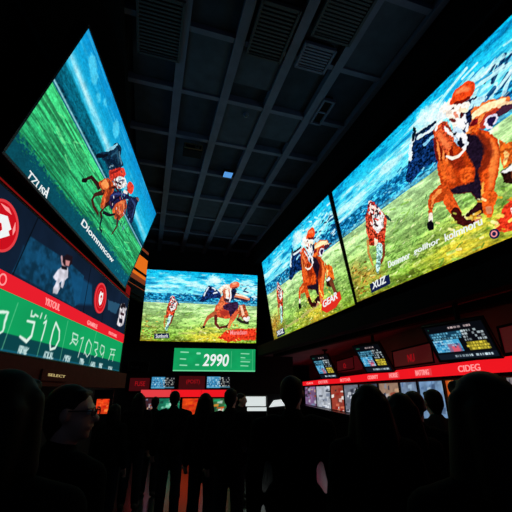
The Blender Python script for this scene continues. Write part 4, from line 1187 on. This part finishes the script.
def odds_screen(seed, nx=150, ny=100):
    g = np.random.default_rng(seed)
    cv = Canvas(nx, ny, (8, 10, 16))
    glyph_rows(cv, seed, .42, .80, .05, .13, 1, (214, 190, 190))
    glyph_rows(cv, seed + 1, .05, .2, .06, .11, 1, (30, 120, 90))
    cv.rect(.03, .60, .20, .36, (20, 60, 84))
    glyph_rows(cv, seed + 2, .06, .62, .20, .42, 3, (110, 190, 220), fill=.8)
    cv.rect(.03, .50, .42, .78, (66, 160, 206))
    cv.rect(.26, .48, .55, .78, (150, 90, 120), alpha=.8)
    cv.rect(.32, .44, .62, .78, (214, 90, 110))
    glyph_rows(cv, seed + 3, .04, .5, .42, .78, 5, (186, 228, 244), fill=.55)
    glyph_rows(cv, seed + 4, .05, .5, .45, .76, 4, (20, 70, 120), fill=.4)
    glyph_rows(cv, seed + 5, .60, .95, .18, .52, 4, (206, 222, 226), fill=.7)
    cv.rect(.60, .92, .54, .78, (120, 110, 30))
    glyph_rows(cv, seed + 6, .58, .94, .54, .78, 3, (246, 222, 70), fill=.85)
    cv.rect(0, 1, .84, 1, (16, 24, 36))
    glyph_rows(cv, seed + 7, .30, .92, .87, .96, 1, (214, 236, 246), fill=.95)
    return cv


def race_screen(seed, nx=120, ny=66):
    cv = Canvas(nx, ny, (10, 14, 22))
    cv.rect(0, .58, 0, 1, (60, 140, 186))
    glyph_rows(cv, seed, .02, .55, .05, .9, 5, (190, 228, 240), fill=.5)
    glyph_rows(cv, seed + 1, .02, .55, .3, .95, 4, (14, 50, 90), fill=.4)
    glyph_rows(cv, seed + 2, .5, .98, .05, .9, 5, (230, 230, 220), fill=.5)
    glyph_rows(cv, seed + 3, .5, .98, .1, .95, 5, (20, 20, 26), fill=.6)
    cv.rect(0, 1, .86, .96, (110, 190, 220), alpha=.6)
    return cv


def hang_monitor(label, C, az, tilt, w, h, cv, group):
    u, v, n = panel_axes(az, 0, tilt)
    TL = C - u * (w / 2) + v * (h / 2)
    b = Board('monitor', label, 'monitor', TL, az, 0, tilt, w, h, depth=.05, rim=.03, group=group)
    b.display(cv, 'screen')
    # drop rod from the soffit with a plate on the casing back
    q = C - n * .075
    bm = bmesh.new()
    add_box(bm, q.x - .025, q.x + .025, q.y - .025, q.y + .025, q.z - .04, 2.795, .004)
    add_box(bm, q.x - .07, q.x + .07, q.y - .07, q.y + .07, 2.76, 2.795, .004)
    o = obj('drop_rod', bm_mesh(bm, 'drop_rod'), 'black', b.root)
    bpy.context.view_layer.update()
    o.matrix_parent_inverse = b.root.matrix_world.inverted()
    return b


SAZ = math.degrees(math.atan2(-SD.y, -SD.x))
SHOPM = 'odds monitors over the right fascia'
for lab, px, py, w_, h_, f_, az, tl, sd in (
        ('hanging odds monitor farthest back on the right, above the red fascia', 324, 367, .76, .70, .82, -62, 30, 501),
        ('hanging odds monitor in the middle of the three above the red fascia', 372.5, 358.5, .66, .57, .855, -62, 32, 502),
        ('largest and nearest hanging odds monitor above the red fascia', 459.5, 341.2, .74, .47, .875, -59, 32, 503)):
    p = EYE + (shop(px, py) - EYE) * f_
    hang_monitor(lab, p, az, tl, w_, h_, odds_screen(sd), SHOPM)

# dim red signs between them
for lab, pts_, body in (('dim red wall sign between the two smaller hanging monitors', ((333, 372), (350, 356)), 'O:'),
                        ('dim red wall sign left of the nearest hanging monitor, marked NU', ((387, 366), (427, 344)), 'NU'),
                        ('dim red wall sign at the right edge beyond the nearest monitor', ((492, 352), (540, 318)), 'O')):
    pa_, pb_ = shop(*pts_[0]), shop(*pts_[1])
    mid = (pa_ + pb_) / 2
    w_ = abs((pb_ - pa_).dot(SD)) * .92
    zc_ = mid.z
    h_ = .36
    e = empty('wall_sign', lab, 'sign', matrix=shop_matrix(Vector((mid.x, mid.y, zc_ - h_ / 2)) - SN * .12), group='dim red wall signs')
    box_obj('panel', -w_ / 2, w_ / 2, 0, .23, 0, h_, 'red_dim', e)
    text_obj('lettering', body, -.13, .08, .13, .08, .14, -.001, 'red_neon', e, bold=.005)
    frame_obj('sign_frame', w_ - .06, h_ - .06, .03, -.015, .005, 'black', e, zc=h_ / 2)

# lit display cases under the fascia


def case_art(seed, base, cols, nx=70, ny=100):
    g = np.random.default_rng(seed)
    cv = Canvas(nx, ny, base)
    cv.c *= (.75 + .5 * fbm(ny, nx, 5, 4, seed, 3)[..., None])
    for _ in range(26):
        u, v = g.uniform(0, 1), g.uniform(0, 1)
        w_, h_ = g.uniform(.04, .3), g.uniform(.02, .16)
        cv.poly([(u, v), (u + w_, v - .03), (u + w_ * .9, v + h_), (u - .02, v + h_ * .9)], cols[g.integers(len(cols))], soft=.8, alpha=g.uniform(.5, 1))
    return cv


WHITEG = [(230, 234, 240), (120, 130, 150), (30, 34, 46), (180, 190, 205)]
REDW = [(220, 120, 90), (236, 236, 232), (150, 30, 26), (60, 40, 44)]
BLUEG = [(120, 150, 180), (80, 110, 150), (150, 176, 200), (50, 66, 96)]
DARKB = [(34, 44, 70), (24, 30, 46), (60, 76, 104)]
ORNG = [(240, 140, 40), (250, 200, 90), (190, 50, 20), (40, 24, 20)]
MIXED = [(200, 206, 214), (150, 60, 40), (40, 44, 60), (120, 140, 170), (226, 180, 140)]
cases = [(303, 314, (120, 90, 130), MIXED, 'display case of purple and white goods at the far end of the right counter'),
         (314, 328, (170, 176, 186), WHITEG, 'display case with white shirts hanging under the red fascia'),
         (328, 341, (150, 60, 46), REDW, 'red and white poster case right of the white shirts'),
         (341, 356, (110, 116, 130), WHITEG, 'shelf case of small grey packets left of the long-haired woman'),
         (356, 375, (60, 66, 84), DARKB, 'dim navy display case behind the long-haired woman in the middle'),
         (375, 396, (150, 120, 100), MIXED, 'display case of brown and white goods right of the middle woman'),
         (396, 414, (110, 130, 156), BLUEG, 'grey-blue display case above the two dark-haired people'),
         (414, 440, (110, 142, 178), BLUEG, 'pale blue display case behind the person in grey-brown top'),
         (440, 452, (190, 80, 30), ORNG, 'glowing orange display case left of the big silhouetted head'),
         (452, 482, (80, 90, 110), DARKB, 'dim display case hidden mostly by the big silhouetted head'),
         (482, 500, (140, 140, 150), MIXED, 'display case of pale goods right of the big silhouetted head'),
         (500, 530, (120, 110, 112), MIXED, 'display case cut by the right edge of the view')]
for i, (a, c, base, cols, lab) in enumerate(cases):
    x0_, x1_ = xs(shop(a, 392)), xs(shop(c, 392))
    mid = SA - SD * ((x0_ + x1_) / 2)
    w_ = (x1_ - x0_) - .03
    h_ = .76
    e = empty('display_case', lab, 'display case', matrix=shop_matrix(Vector((mid.x, mid.y, 1.047)) - SN * .10), group='lit display cases under the fascia')
    box_obj('case_back', -w_ / 2, w_ / 2, .012, .24, 0, h_, 'black', e)
    frame_obj('case_frame', w_ - .03, h_ - .03, .015, -.03, .012, 'bezel', e, zc=h_ / 2)
    picture_mesh('lit_goods', case_art(600 + i, base, cols, 60, 90), w_ - .03, h_ - .03, .0, e, z_off=h_ / 2)
e = empty('betting_counter', 'long dark betting counter under the lit display cases on the right', 'counter', matrix=shop_matrix(Vector((SA.x, SA.y, 0))))
ca, cc_ = xs(shop(303, 392)), 1.2
box_obj('counter_body', ca, cc_, -.10, .34, 0, 1.00, 'black', e)
box_obj('worktop', ca, cc_, -.16, .34, 1.00, 1.045, 'bezel', e)

# ------------------------------------------------------------ back of the room
BAZ = 9.3
bu = Vector((math.cos(R(BAZ)), math.sin(R(BAZ)), 0))
bn = Vector((bu.y, -bu.x, 0))                # towards the camera
BP = Vector((-1.9, 12.80, 0)) + bn * .05


def back(px, py, off=0.0):
    r = ray(px, py)
    P = BP + bn * off
    return EYE + r * ((P - EYE).dot(bn) / r.dot(bn))


def back_matrix(p):
    return Matrix(((bu.x, -bn.x, 0, p.x), (bu.y, -bn.y, 0, p.y), (0, 0, 1, p.z), (0, 0, 0, 1)))


def back_rect(name, label, cat, x0, x1, y0, y1, off, group=None):
    """an empty at the lower middle of a rectangle on the back wall, with its width and height"""
    a, c = back(x0, y1, off), back(x1, y0, off)
    w_ = (c - a).dot(bu)
    a2 = back((x0 + x1) / 2, y1, off)
    c2 = back((x0 + x1) / 2, y0, off)
    return empty(name, label, cat, matrix=back_matrix(a2), group=group), w_, c2.z - a2.z


for lab, x0, x1, y0, y1, sd in (('small monitor on the back wall under the left end of the scoreboard', 150.5, 174.5, 377, 388.5, 701),
                                ('small monitor on the back wall under the right half of the scoreboard', 206.5, 230, 376.5, 388, 702)):
    e, w_, h_ = back_rect('monitor', lab, 'monitor', x0, x1, y0, y1, .30, 'back wall monitors')
    box_obj('casing', -w_ / 2 - .02, w_ / 2 + .02, .008, .06, -.02, h_ + .02, 'bezel', e)
    picture_mesh('screen', race_screen(sd), w_, h_, 0, e, z_off=h_ / 2)
    bm = bmesh.new()
    add_box(bm, -.03, .03, .055, .28, h_ / 2 - .03, h_ / 2 + .03, .005)
    obj('wall_bracket', bm_mesh(bm, 'wall_bracket'), 'black', e)
for lab, x0, x1, y0, y1, body in (('dim red sign on the back wall left of the small monitors', 128, 149, 378, 391, 'FUSE'),
                                  ('dim red sign on the back wall between the two small monitors', 178, 205, 376, 390, '(POST)')):
    e, w_, h_ = back_rect('wall_sign', lab, 'sign', x0, x1, y0, y1, .12, 'dim red signs on the back wall')
    box_obj('panel', -w_ / 2, w_ / 2, 0, .12, 0, h_, 'red_dim', e)
    text_obj('lettering', body, -w_ * .22, h_ * .38, w_ * .30, h_ * .38, h_ * .36, -.002, 'red_neon', e, bold=.01)
e, w_, h_ = back_rect('wall_frame', 'thin-edged dark notice frame on the back wall right of the odds board', 'frame', 127, 149, 361, 371, .12)
box_obj('backing', -w_ / 2, w_ / 2, 0, .03, 0, h_, 'black', e)
frame_obj('frame_edge', w_ - .02, h_ - .02, .012, -.012, .004, 'metal', e, zc=h_ / 2)
text_obj('lettering', 'bust', -w_ * .36, h_ * .25, w_ * .05, h_ * .25, h_ * .3, -.002, 'metal', e)
# red fascia and displays under the monitors
e, w_, h_ = back_rect('fascia_sign', 'glowing red fascia strip above the counters at the back', 'sign', 141, 231, 389.8, 397, .42)
for k in range(3):
    box_obj('fascia_panel', -w_ / 2 + w_ / 3 * k + .005, -w_ / 2 + w_ / 3 * (k + 1) - .005, -.01, .05, 0, h_, 'red_rim' if k == 0 else 'red_lit', e, bevel=.003)
box_obj('fascia_back', -w_ / 2, w_ / 2, .05, .44, -.02, h_, 'black', e)
GREENS = [(30, 170, 110), (140, 220, 190), (16, 60, 50), (230, 240, 236)]
FIRE = [(250, 90, 20), (255, 150, 50), (200, 30, 20), (110, 16, 12)]
for i, (x0, x1, base, cols, lab) in enumerate(((141, 155, (60, 30, 36), MIXED, 'dark poster case at the left end of the back counter'),
                                               (155, 180, (24, 110, 84), GREENS, 'green lit display under the left part of the back fascia'),
                                               (180, 206, (226, 66, 22), FIRE, 'fiery orange lit display in the middle of the back counter'),
                                               (206, 232, (50, 100, 60), GREENS + FIRE[:2], 'green and orange lit display at the right of the back counter'))):
    e, w_, h_ = back_rect('display_case', lab, 'display case', x0 + .3, x1 - .3, 398, 420, .40, 'lit displays at the back counter')
    box_obj('case_back', -w_ / 2, w_ / 2, .012, .40, 0, h_, 'black', e)
    frame_obj('case_frame', w_ - .03, h_ - .03, .015, -.02, .012, 'bezel', e, zc=h_ / 2)
    picture_mesh('lit_goods', case_art(720 + i, base, cols, 60, 50), w_ - .03, h_ - .03, 0, e, z_off=h_ / 2)
e, w_, h_ = back_rect('back_counter', 'long dark counter below the lit displays at the back', 'counter', 136, 236, 420, 420.5, .50)
zt = e.matrix_world.translation.z
box_obj('counter_body', -w_ / 2, w_ / 2, 0, .5, -zt, -.05, 'black', e)
box_obj('worktop', -w_ / 2 - .03, w_ / 2 + .03, -.05, .5, -.05, -.01, 'bezel', e)
# white ticket desk right of the middle
p = at_y(256, 408, 10.4)
e = empty('ticket_desk', 'bright white lit ticket desk right of the middle, behind the crowd', 'desk', (p.x, p.y, 0), R(4))
z1 = at_y(256, 396.5, 10.4).z
z0 = at_y(256, 411, 10.4).z
box_obj('desk_body', -.36, .36, .02, .5, 0, z0, 'black', e)
box_obj('lit_front', -.28, .27, 0, .06, z0 + .12, z1, 'pale_lit', e)
box_obj('lower_light', -.24, .30, -.005, .04, z0, z0 + .09, 'pale_lit', e)
box_obj('desk_top', -.31, .30, -.02, .5, z1, z1 + .03, 'metal', e)
p = at_y(276, 404, 9.6)
e = empty('leaflet_rack', 'low dark rack with pale blue leaflets just right of the white desk', 'rack', (p.x + .05, p.y + .1, 0), R(2))
zt = at_y(275, 398.5, 10.0).z
box_obj('rack_body', -.27, .27, .0, .35, 0, zt - .22, 'black', e)
plate_obj('leaflets', [(-.22, zt - .20), (.24, zt - .16), (.26, zt), (-.10, zt - .04)], .03, .06, 'pale_lit', e)
box_obj('rack_header', -.27, .27, .10, .16, zt - .22, zt + .10, 'bezel', e)
# glowing red kiosk seen between the left heads
p = at_y(102.5, 405, 8.4)
e = empty('kiosk', 'small kiosk with red-orange glowing screen seen between heads on the left', 'kiosk', (p.x, p.y, 0), R(20))
box_obj('stand', -.14, .14, .03, .3, 0, 1.0, 'black', e)
box_obj('head', -.20, .20, .02, .16, 1.0, 1.66, 'bezel', e)
picture_mesh('lit_face', case_art(777, (226, 60, 22), [(250, 90, 30), (200, 30, 16), (255, 140, 60), (120, 16, 10)], 40, 46), .26, .30, .012, e, z_off=1.32)
# sign lettering on the brown ledge, little spot lamps
q0_ = on_odds(0, .16, 0)
e = empty('ledge_sign', 'small yellowish lettering on the brown ledge under the odds board', 'sign', matrix=OB.root.matrix_world)
e.matrix_world = OB.root.matrix_world @ Matrix.Translation((0, -.22, -OB.root.matrix_world.translation.z))


def on_ledge(px, py):
    r = ray(px, py)
    w0 = on_odds(0, -.22, 0)
    n0 = OB.root.matrix_world.to_3x3() @ Vector((0, -1, 0))
    P = EYE + r * ((w0 - EYE).dot(n0) / r.dot(n0))
    return e.matrix_world.inverted() @ P


a_, c_ = on_ledge(48, 374), on_ledge(65, 376)
text_obj('lettering', 'SELECT', a_.x, a_.z - .025, c_.x, c_.z - .025, .034, -.002, 'cream_lit', e)
box_obj('backing', a_.x - .15, c_.x + .1, .0, .024, min(a_.z, c_.z) - .08, max(a_.z, c_.z) + .06, 'brown', e)
# amber slatted light behind the end of the left screen
az_ = 82
u, v, n = panel_axes(az_, 0, 0)
TR = at_y(149, 250, 10.6)
b = Board('slatted_light', 'amber glowing slatted light panel behind the far end of the left screen', 'light panel', TR - u * 1.2, az_, 0, 0, 1.2, 1.75, depth=.10, rim=0)
rows = [(0.0, .06, 'black'), (.06, .12, 'amber_dim'), (.12, .22, 'black'), (.22, .50, 'amber_lit'), (.50, .54, 'black'), (.54, .60, 'amber_lit'), (.60, .70, 'amber_dim'), (.70, .78, 'black'), (.78, .80, 'amber_dim'), (.80, .94, 'black')]
for v0, v1, m_ in rows:
    if m_ == 'black':
        box_obj('slat', -b.w / 2, b.w / 2, -.03, .012, b.z(v1), b.z(v0), m_, b.root, bevel=.003)
    else:
        box_obj('glow_strip', -b.w / 2, b.w / 2, -.004, .012, b.z(v1), b.z(v0), m_, b.root, bevel=0)
for px, py, Y, lab in ((108, 384.5, 8.6, 'tiny white spot lamp right of the brown ledge'),):
    p = at_y(px, py, Y)
    e = empty('spot_lamp', lab, 'lamp', p)
    bm = bmesh.new()
    bmesh.ops.create_uvsphere(bm, u_segments=16, v_segments=10, radius=.022)
    obj('bulb', bm_mesh(bm, 'bulb', True), 'white_lit', e)
    box_obj('lamp_housing', -.05, .05, .015, .10, -.03, .05, 'black', e)
    box_obj('lamp_arm', -1.1, .0, .06, .08, .0, .02, 'black', e)

# --------------------------------------------------------------- the crowd


def capsule(bm, p, q, r0, r1, seg=14):
    p, q = Vector(p), Vector(q)
    d = q - p
    L = d.length
    if L < 1e-6:
        return
    d.normalize()
    a = d.orthogonal().normalized()
    c = d.cross(a)
    rings = []
    for k in range(4):
        th = math.pi / 2 * (1 - k / 4)
        rings.append((p - d * (r0 * math.sin(th)), r0 * math.cos(th)))
    for k in range(5):
        th = math.pi / 2 * k / 4
        rings.append((q + d * (r1 * math.sin(th)), r1 * math.cos(th)))
    prev = None
    for o, r in rings:
        r = max(r, 1e-4)
        row = [bm.verts.new(o + a * (r * math.cos(2 * math.pi * i / seg)) + c * (r * math.sin(2 * math.pi * i / seg))) for i in range(seg)]
        if prev:
            for i in range(seg):
                bm.faces.new((prev[i], prev[(i + 1) % seg], row[(i + 1) % seg], row[i]))
        else:
            bm.faces.new(row)
        prev = row
    bm.faces.new(list(reversed(prev)))


def ellipsoid(bm, c, r, rot=None, seg=24):
    m = Matrix.Translation(c) @ (rot.to_4x4() if rot else Matrix.Identity(4)) @ Matrix.Diagonal((*r, 1))
    bmesh.ops.create_uvsphere(bm, u_segments=seg, v_segments=seg // 2, radius=1, matrix=m)


def fuse(bm, name, voxel, smooth=4):
    """weld overlapping solids into one continuous surface"""
    me = bpy.data.meshes.new(name)
    bmesh.ops.recalc_face_normals(bm, faces=bm.faces)
    bm.to_mesh(me)
    bm.free()
    o = bpy.data.objects.new(name, me)
    COL.objects.link(o)
    m = o.modifiers.new('weld', 'REMESH')
    m.mode = 'VOXEL'
    m.voxel_size = voxel
    m.use_smooth_shade = True
    s = o.modifiers.new('soft', 'SMOOTH')
    s.factor = .5
    s.iterations = smooth
    bpy.context.view_layer.update()
    out = bpy.data.meshes.new_from_object(o.evaluated_get(bpy.context.evaluated_depsgraph_get()))
    bpy.data.objects.remove(o)
    out.name = name
    for p in out.polygons:
        p.use_smooth = True
    return out


def person(label, loc, facing, H, hair='short', female=False, turn=0.0, tilt=0.0, arms='down', top='cloth_black', legs='denim', skin='skin', hairm='hair', glasses=False, fine=False, bulk=1.0, hood=False):
    """standing figure; local +y is where the body faces, z up"""
    e = empty('person', label, 'person', loc, facing, 'people in the crowd')
    k = H / 1.75
    vx = (.010 if fine else .013)
    V3 = lambda x, y, z: Vector((x * k, y * k, z * k))
    sw = (.185 if female else .205) * bulk          # half shoulder width
    hz = 1.75 - .118                                 # head centre
    rot = Matrix.Rotation(turn, 3, 'Z') @ Matrix.Rotation(tilt, 3, 'X')
    neck = V3(0, -.01, 1.47)
    hc = V3(0, .015, hz)

    def hd(x, y, z):
        return neck + rot @ (V3(x, y + .025, z + hz - 1.47))
    bm = bmesh.new()
    # head
    ellipsoid(bm, hd(0, -.012, .020), (.074 * k, .094 * k, .092 * k), rot)
    ellipsoid(bm, hd(0, .022, -.030), (.058 * k, .070 * k, .085 * k), rot)
    capsule(bm, hd(0, .055, -.082), hd(0, .070, -.088), .024 * k, .018 * k)            # chin
    capsule(bm, hd(0, .088, .012), hd(0, .106, -.022), .008 * k, .014 * k, 10)         # nose
    capsule(bm, hd(-.02, .086, -.052), hd(.02, .086, -.052), .009 * k, .009 * k, 10)   # lips
    for s in (-1, 1):
        ellipsoid(bm, hd(s * .077, -.004, -.006), (.012 * k, .020 * k, .032 * k), rot, 12)   # ear
        capsule(bm, hd(s * .018, .084, .022), hd(s * .045, .076, .022), .010 * k, .009 * k, 10)   # brow
    capsule(bm, V3(0, -.02, 1.43), hd(0, -.012, -.06), .062 * k, .055 * k)
    # trunk
    capsule(bm, V3(-.07, 0, .98), V3(.07, 0, .98), .115 * k, .115 * k)
    capsule(bm, V3(0, 0, 1.0), V3(0, 0, 1.22), .125 * k, .135 * k)
    capsule(bm, V3(-.07, 0, 1.28), V3(.07, 0, 1.28), .115 * k, .115 * k)
    capsule(bm, V3(-sw + .045, -.01, 1.40), V3(sw - .045, -.01, 1.40), .062 * k, .062 * k)
    hands = {}
    joints = {}
    for s in (-1, 1):
        sh = V3(s * sw, -.01, 1.40)
        if arms == 'phone':
            el, wr = V3(s * (sw + .04), .03, 1.12), V3(s * .07, .26, 1.22)
        elif arms == 'folded':
            el, wr = V3(s * (sw + .05), .0, 1.12), V3(-s * .06, .19, 1.16)
        elif arms == 'up' and s == 1:
            el, wr = V3(s * (sw + .06), .16, 1.26), V3(s * .16, .30, 1.50)
        else:
            el, wr = V3(s * (sw + .045), -.02, 1.11), V3(s * (sw + .055), .06, .86)
        joints[s] = (sh, el, wr)
        capsule(bm, sh, el, .052 * k, .042 * k)
        capsule(bm, el, wr, .042 * k, .027 * k)
        d = (wr - el).normalized()
        side = d.cross(Vector((0, 1, 0)) if abs(d.y) < .8 else Vector((0, 0, 1))).normalized()
        curl = d.cross(side).normalized() * (1 if s == 1 else -1)
        palm = wr + d * (.055 * k)
        for f in (-1.2, -.4, .4, 1.2):
            capsule(bm, wr + side * (.010 * f * k), palm + d * .03 * k + side * (.017 * f * k), .016 * k, .013 * k, 10)
        for f, L in ((-1.5, .060), (-.5, .074), (.5, .070), (1.5, .054)):
            b0 = palm + d * .03 * k + side * (.0165 * f * k)
            b1 = b0 + (d + curl * .25).normalized() * (L * .55 * k) + side * (.004 * f * k)
            b2 = b1 + (d + curl * 1.0).normalized() * (L * .5 * k)
            capsule(bm, b0, b1, .0095 * k, .0085 * k, 8)
            capsule(bm, b1, b2, .0085 * k, .007 * k, 8)
        t0 = wr + d * .02 * k - side * (.020 * k)
        t1 = t0 + (d * .6 - side * .8).normalized() * .045 * k
        t2 = t1 + (d + curl * .3).normalized() * .035 * k
        capsule(bm, t0, t1, .013 * k, .011 * k, 8)
        capsule(bm, t1, t2, .011 * k, .008 * k, 8)
        hands[s] = palm
        # legs
        hip, kn, an = V3(s * .09, 0, .93), V3(s * .10, .015, .50), V3(s * .105, -.02, .09)
        capsule(bm, hip, kn, .085 * k, .056 * k)
        capsule(bm, kn, V3(s * .103, -.020, .34), .052 * k, .050 * k)
        capsule(bm, V3(s * .103, -.020, .34), an, .050 * k, .036 * k)
        capsule(bm, an + V3(0, -.02, -.045), an + V3(s * .02, .15, -.055), .038 * k, .028 * k)
    obj('body', fuse(bm, 'body', vx, 3), skin, e)
    # eyes
    for s in (-1, 1):
        bm = bmesh.new()
        ellipsoid(bm, hd(s * .031, .080, .006), (.0125 * k,) * 3, None, 12)
        eye = obj('eye', bm_mesh(bm, 'eye', True), 'eye_white', e)
        bm = bmesh.new()
        ellipsoid(bm, hd(s * .031, .090, .006), (.0055 * k,) * 3, None, 12)
        obj('iris', bm_mesh(bm, 'iris', True), 'glass_frame', eye)
    # top
    bm = bmesh.new()
    g = .018 * k
    capsule(bm, V3(-.07, 0, .96), V3(.07, 0, .96), .122 * k + g, .122 * k + g)
    capsule(bm, V3(0, 0, .98), V3(0, 0, 1.22), .135 * k + g, .14 * k + g)
    capsule(bm, V3(-.07, 0, 1.28), V3(.07, 0, 1.28), .118 * k + g, .118 * k + g)
    capsule(bm, V3(-sw + .045, -.01, 1.40), V3(sw - .045, -.01, 1.40), .062 * k + g, .062 * k + g)
    capsule(bm, V3(0, -.02, 1.40), V3(0, -.015, 1.475), .085 * k + g, .058 * k + g)
    for s in (-1, 1):
        sh, el, wr = joints[s]
        capsule(bm, V3(s * (sw - .09), -.012, 1.43), sh, .05 * k + g, .052 * k + g)
        capsule(bm, sh, el, .054 * k + g, .046 * k + g)
        capsule(bm, el, el + (wr - el) * .93, .046 * k + g, .034 * k + g)
    if hood:
        capsule(bm, V3(-.07, -.08, 1.43), V3(.07, -.08, 1.43), .07 * k, .07 * k)
    obj('jacket', fuse(bm, 'jacket', vx * 1.3, 3), top, e)
    # trousers
    bm = bmesh.new()
    capsule(bm, V3(-.06, 0, .95), V3(.06, 0, .95), .128 * k, .128 * k)
    for s in (-1, 1):
        capsule(bm, V3(s * .09, 0, .92), V3(s * .10, .012, .50), .104 * k, .080 * k)
        capsule(bm, V3(s * .10, .006, .50), V3(s * .104, -.020, .32), .082 * k, .080 * k)
        capsule(bm, V3(s * .104, -.020, .32), V3(s * .105, -.024, .11), .080 * k, .068 * k)
    obj('trousers', fuse(bm, 'trousers', vx * 1.3, 3), legs, e)
    for s in (-1, 1):
        bm = bmesh.new()
        capsule(bm, V3(s * .105, -.046, .055), V3(s * .125, .145, .046), .056 * k, .046 * k)
        capsule(bm, V3(s * .105, -.032, .065), V3(s * .105, -.022, .14), .056 * k, .056 * k)
        obj('shoe', fuse(bm, 'shoe', .012, 2), 'shoe', e)
    # hair
    bm = bmesh.new()
    ellipsoid(bm, hd(0, -.026, .034), (.083 * k, .096 * k, .090 * k), rot)
    ellipsoid(bm, hd(0, -.050, -.005), (.078 * k, .070 * k, .085 * k), rot)
    capsule(bm, hd(-.040, .040, .078), hd(.040, .040, .076), .024 * k, .024 * k)
    if hair == 'short':
        capsule(bm, hd(0, -.055, -.06), hd(0, -.045, -.085), .055 * k, .045 * k)
    elif hair == 'bob':
        for s in (-1, 1):
            capsule(bm, hd(s * .062, -.020, .03), hd(s * .078, -.030, -.13), .045 * k, .046 * k)
        capsule(bm, hd(-.03, -.075, .0), hd(-.03, -.075, -.14), .062 * k, .060 * k)
        capsule(bm, hd(.03, -.075, .0), hd(.03, -.075, -.14), .062 * k, .060 * k)
    elif hair == 'long':
        for s in (-1, 1):
            capsule(bm, hd(s * .060, -.020, .03), hd(s * .088, -.035, -.16), .048 * k, .058 * k)
            capsule(bm, hd(s * .088, -.035, -.16), hd(s * .105, -.06, -.36), .058 * k, .050 * k)
        for x in (-.055, 0, .055):
            capsule(bm, hd(x * .7, -.072, .0), hd(x, -.095, -.20), .062 * k, .062 * k)
            capsule(bm, hd(x, -.095, -.20), hd(x * 1.3, -.115, -.42), .062 * k, .036 * k)
    elif hair == 'bun':
        ellipsoid(bm, hd(0, -.115, .065), (.045 * k,) * 3, None)
    elif hair == 'tail':
        capsule(bm, hd(0, -.115, .03), hd(0, -.135, -.07), .036 * k, .036 * k)
        capsule(bm, hd(0, -.135, -.07), hd(0, -.125, -.22), .036 * k, .016 * k)
    obj('hair', fuse(bm, 'hair', vx * .9, 4), hairm, e)
    if glasses:
        bm = bmesh.new()
        for s in (-1, 1):
            cx = [hd(s * .033 + .024 * math.cos(a) * 1.1, .100, .006 + .019 * math.sin(a)) for a in [2 * math.pi * i / 16 for i in range(16)]]
            for i in range(16):
                capsule(bm, cx[i], cx[(i + 1) % 16], .0028 * k, .0028 * k, 6)
            capsule(bm, hd(s * .060, .098, .012), hd(s * .079, .0, .012), .003 * k, .003 * k, 6)
        capsule(bm, hd(-.008, .102, .012), hd(.008, .102, .012), .003 * k, .003 * k, 6)
        obj('glasses', bm_mesh(bm, 'glasses'), 'glass_frame', e)
    return e


def stand(px, py_top, dist, label, facing=0.0, extra=.012, **kw):
    """a person whose head top is seen at (px, py_top) when dist metres away"""
    p = at_y(px, py_top, dist)
    H = p.z / 1.0 - extra
    return person(label, (p.x, p.y, 0), facing, H, **kw)


CROWD = [
    (14, 366, 1.02, 'large dark silhouette with bobbed hair at the far left edge', dict(facing=.1, hair='bob', female=True, fine=True, bulk=1.05)),
    (74, 382, 1.62, 'man in glasses in profile at left, lit red-brown cheek', dict(facing=-.5, hair='short', turn=-.95, glasses=True, fine=True, hairm='hair_brown')),
    (116, 403, 5.2, 'small dark person just right of the glowing red kiosk', dict(facing=-.2, hair='bob', female=True)),
    (140, 392, 6.2, 'dark standing figure left of the back counter displays', dict(facing=.15, hair='long', female=True)),
    (156, 396, 6.9, 'small dark figure in front of the green back display', dict(facing=.0, hair='short')),
    (175.5, 390, 5.6, 'dark figure with broad coat in front of the left back monitor', dict(facing=.05, hair='short', bulk=1.1)),
    (206, 392, 4.9, 'dark figure in front of the orange back display', dict(facing=-.05, hair='long', female=True)),
    (231, 387.5, 4.6, 'dark figure left of the white ticket desk', dict(facing=-.1, hair='short', bulk=1.1, turn=-.2)),
    (241, 392.5, 6.6, 'person with reddish lit face close to the white ticket desk', dict(facing=-1.9, hair='short', skin='skin', hairm='hair_brown')),
    (291, 374.5, 2.75, 'man with short hair and broad shoulders in the middle of the crowd', dict(facing=-.1, hair='short', bulk=1.12, fine=True, turn=-.3)),
    (367, 382.5, 2.1, 'woman with long black hair right of the middle', dict(facing=.0, hair='long', female=True, fine=True)),
    (398, 391, 2.45, 'dark long-haired figure just right of the middle woman', dict(facing=.1, hair='long', female=True)),
    (412, 389.5, 2.9, 'dark-haired person looking right between two others near the pale blue case', dict(facing=-.6, hair='short', hairm='hair_brown')),
    (431, 388, 3.5, 'short-haired person in grey-brown top before the pale blue case', dict(facing=.1, hair='short', top='cloth_grey')),
    (476, 368.5, 1.06, 'huge black silhouette with long hair at the lower right, nearest person', dict(facing=.1, hair='long', female=True, fine=True, bulk=1.1)),
]
for px, py, d_, lab, kw in CROWD:
    stand(px, py, d_, lab, **kw)

# ------------------------------------------------------------------- light
w = bpy.data.worlds.new('world')
S.world = w
w.use_nodes = True
bg = w.node_tree.nodes['Background']
bg.inputs[0].default_value = (.35, .55, 1.0, 1)
bg.inputs[1].default_value = .035
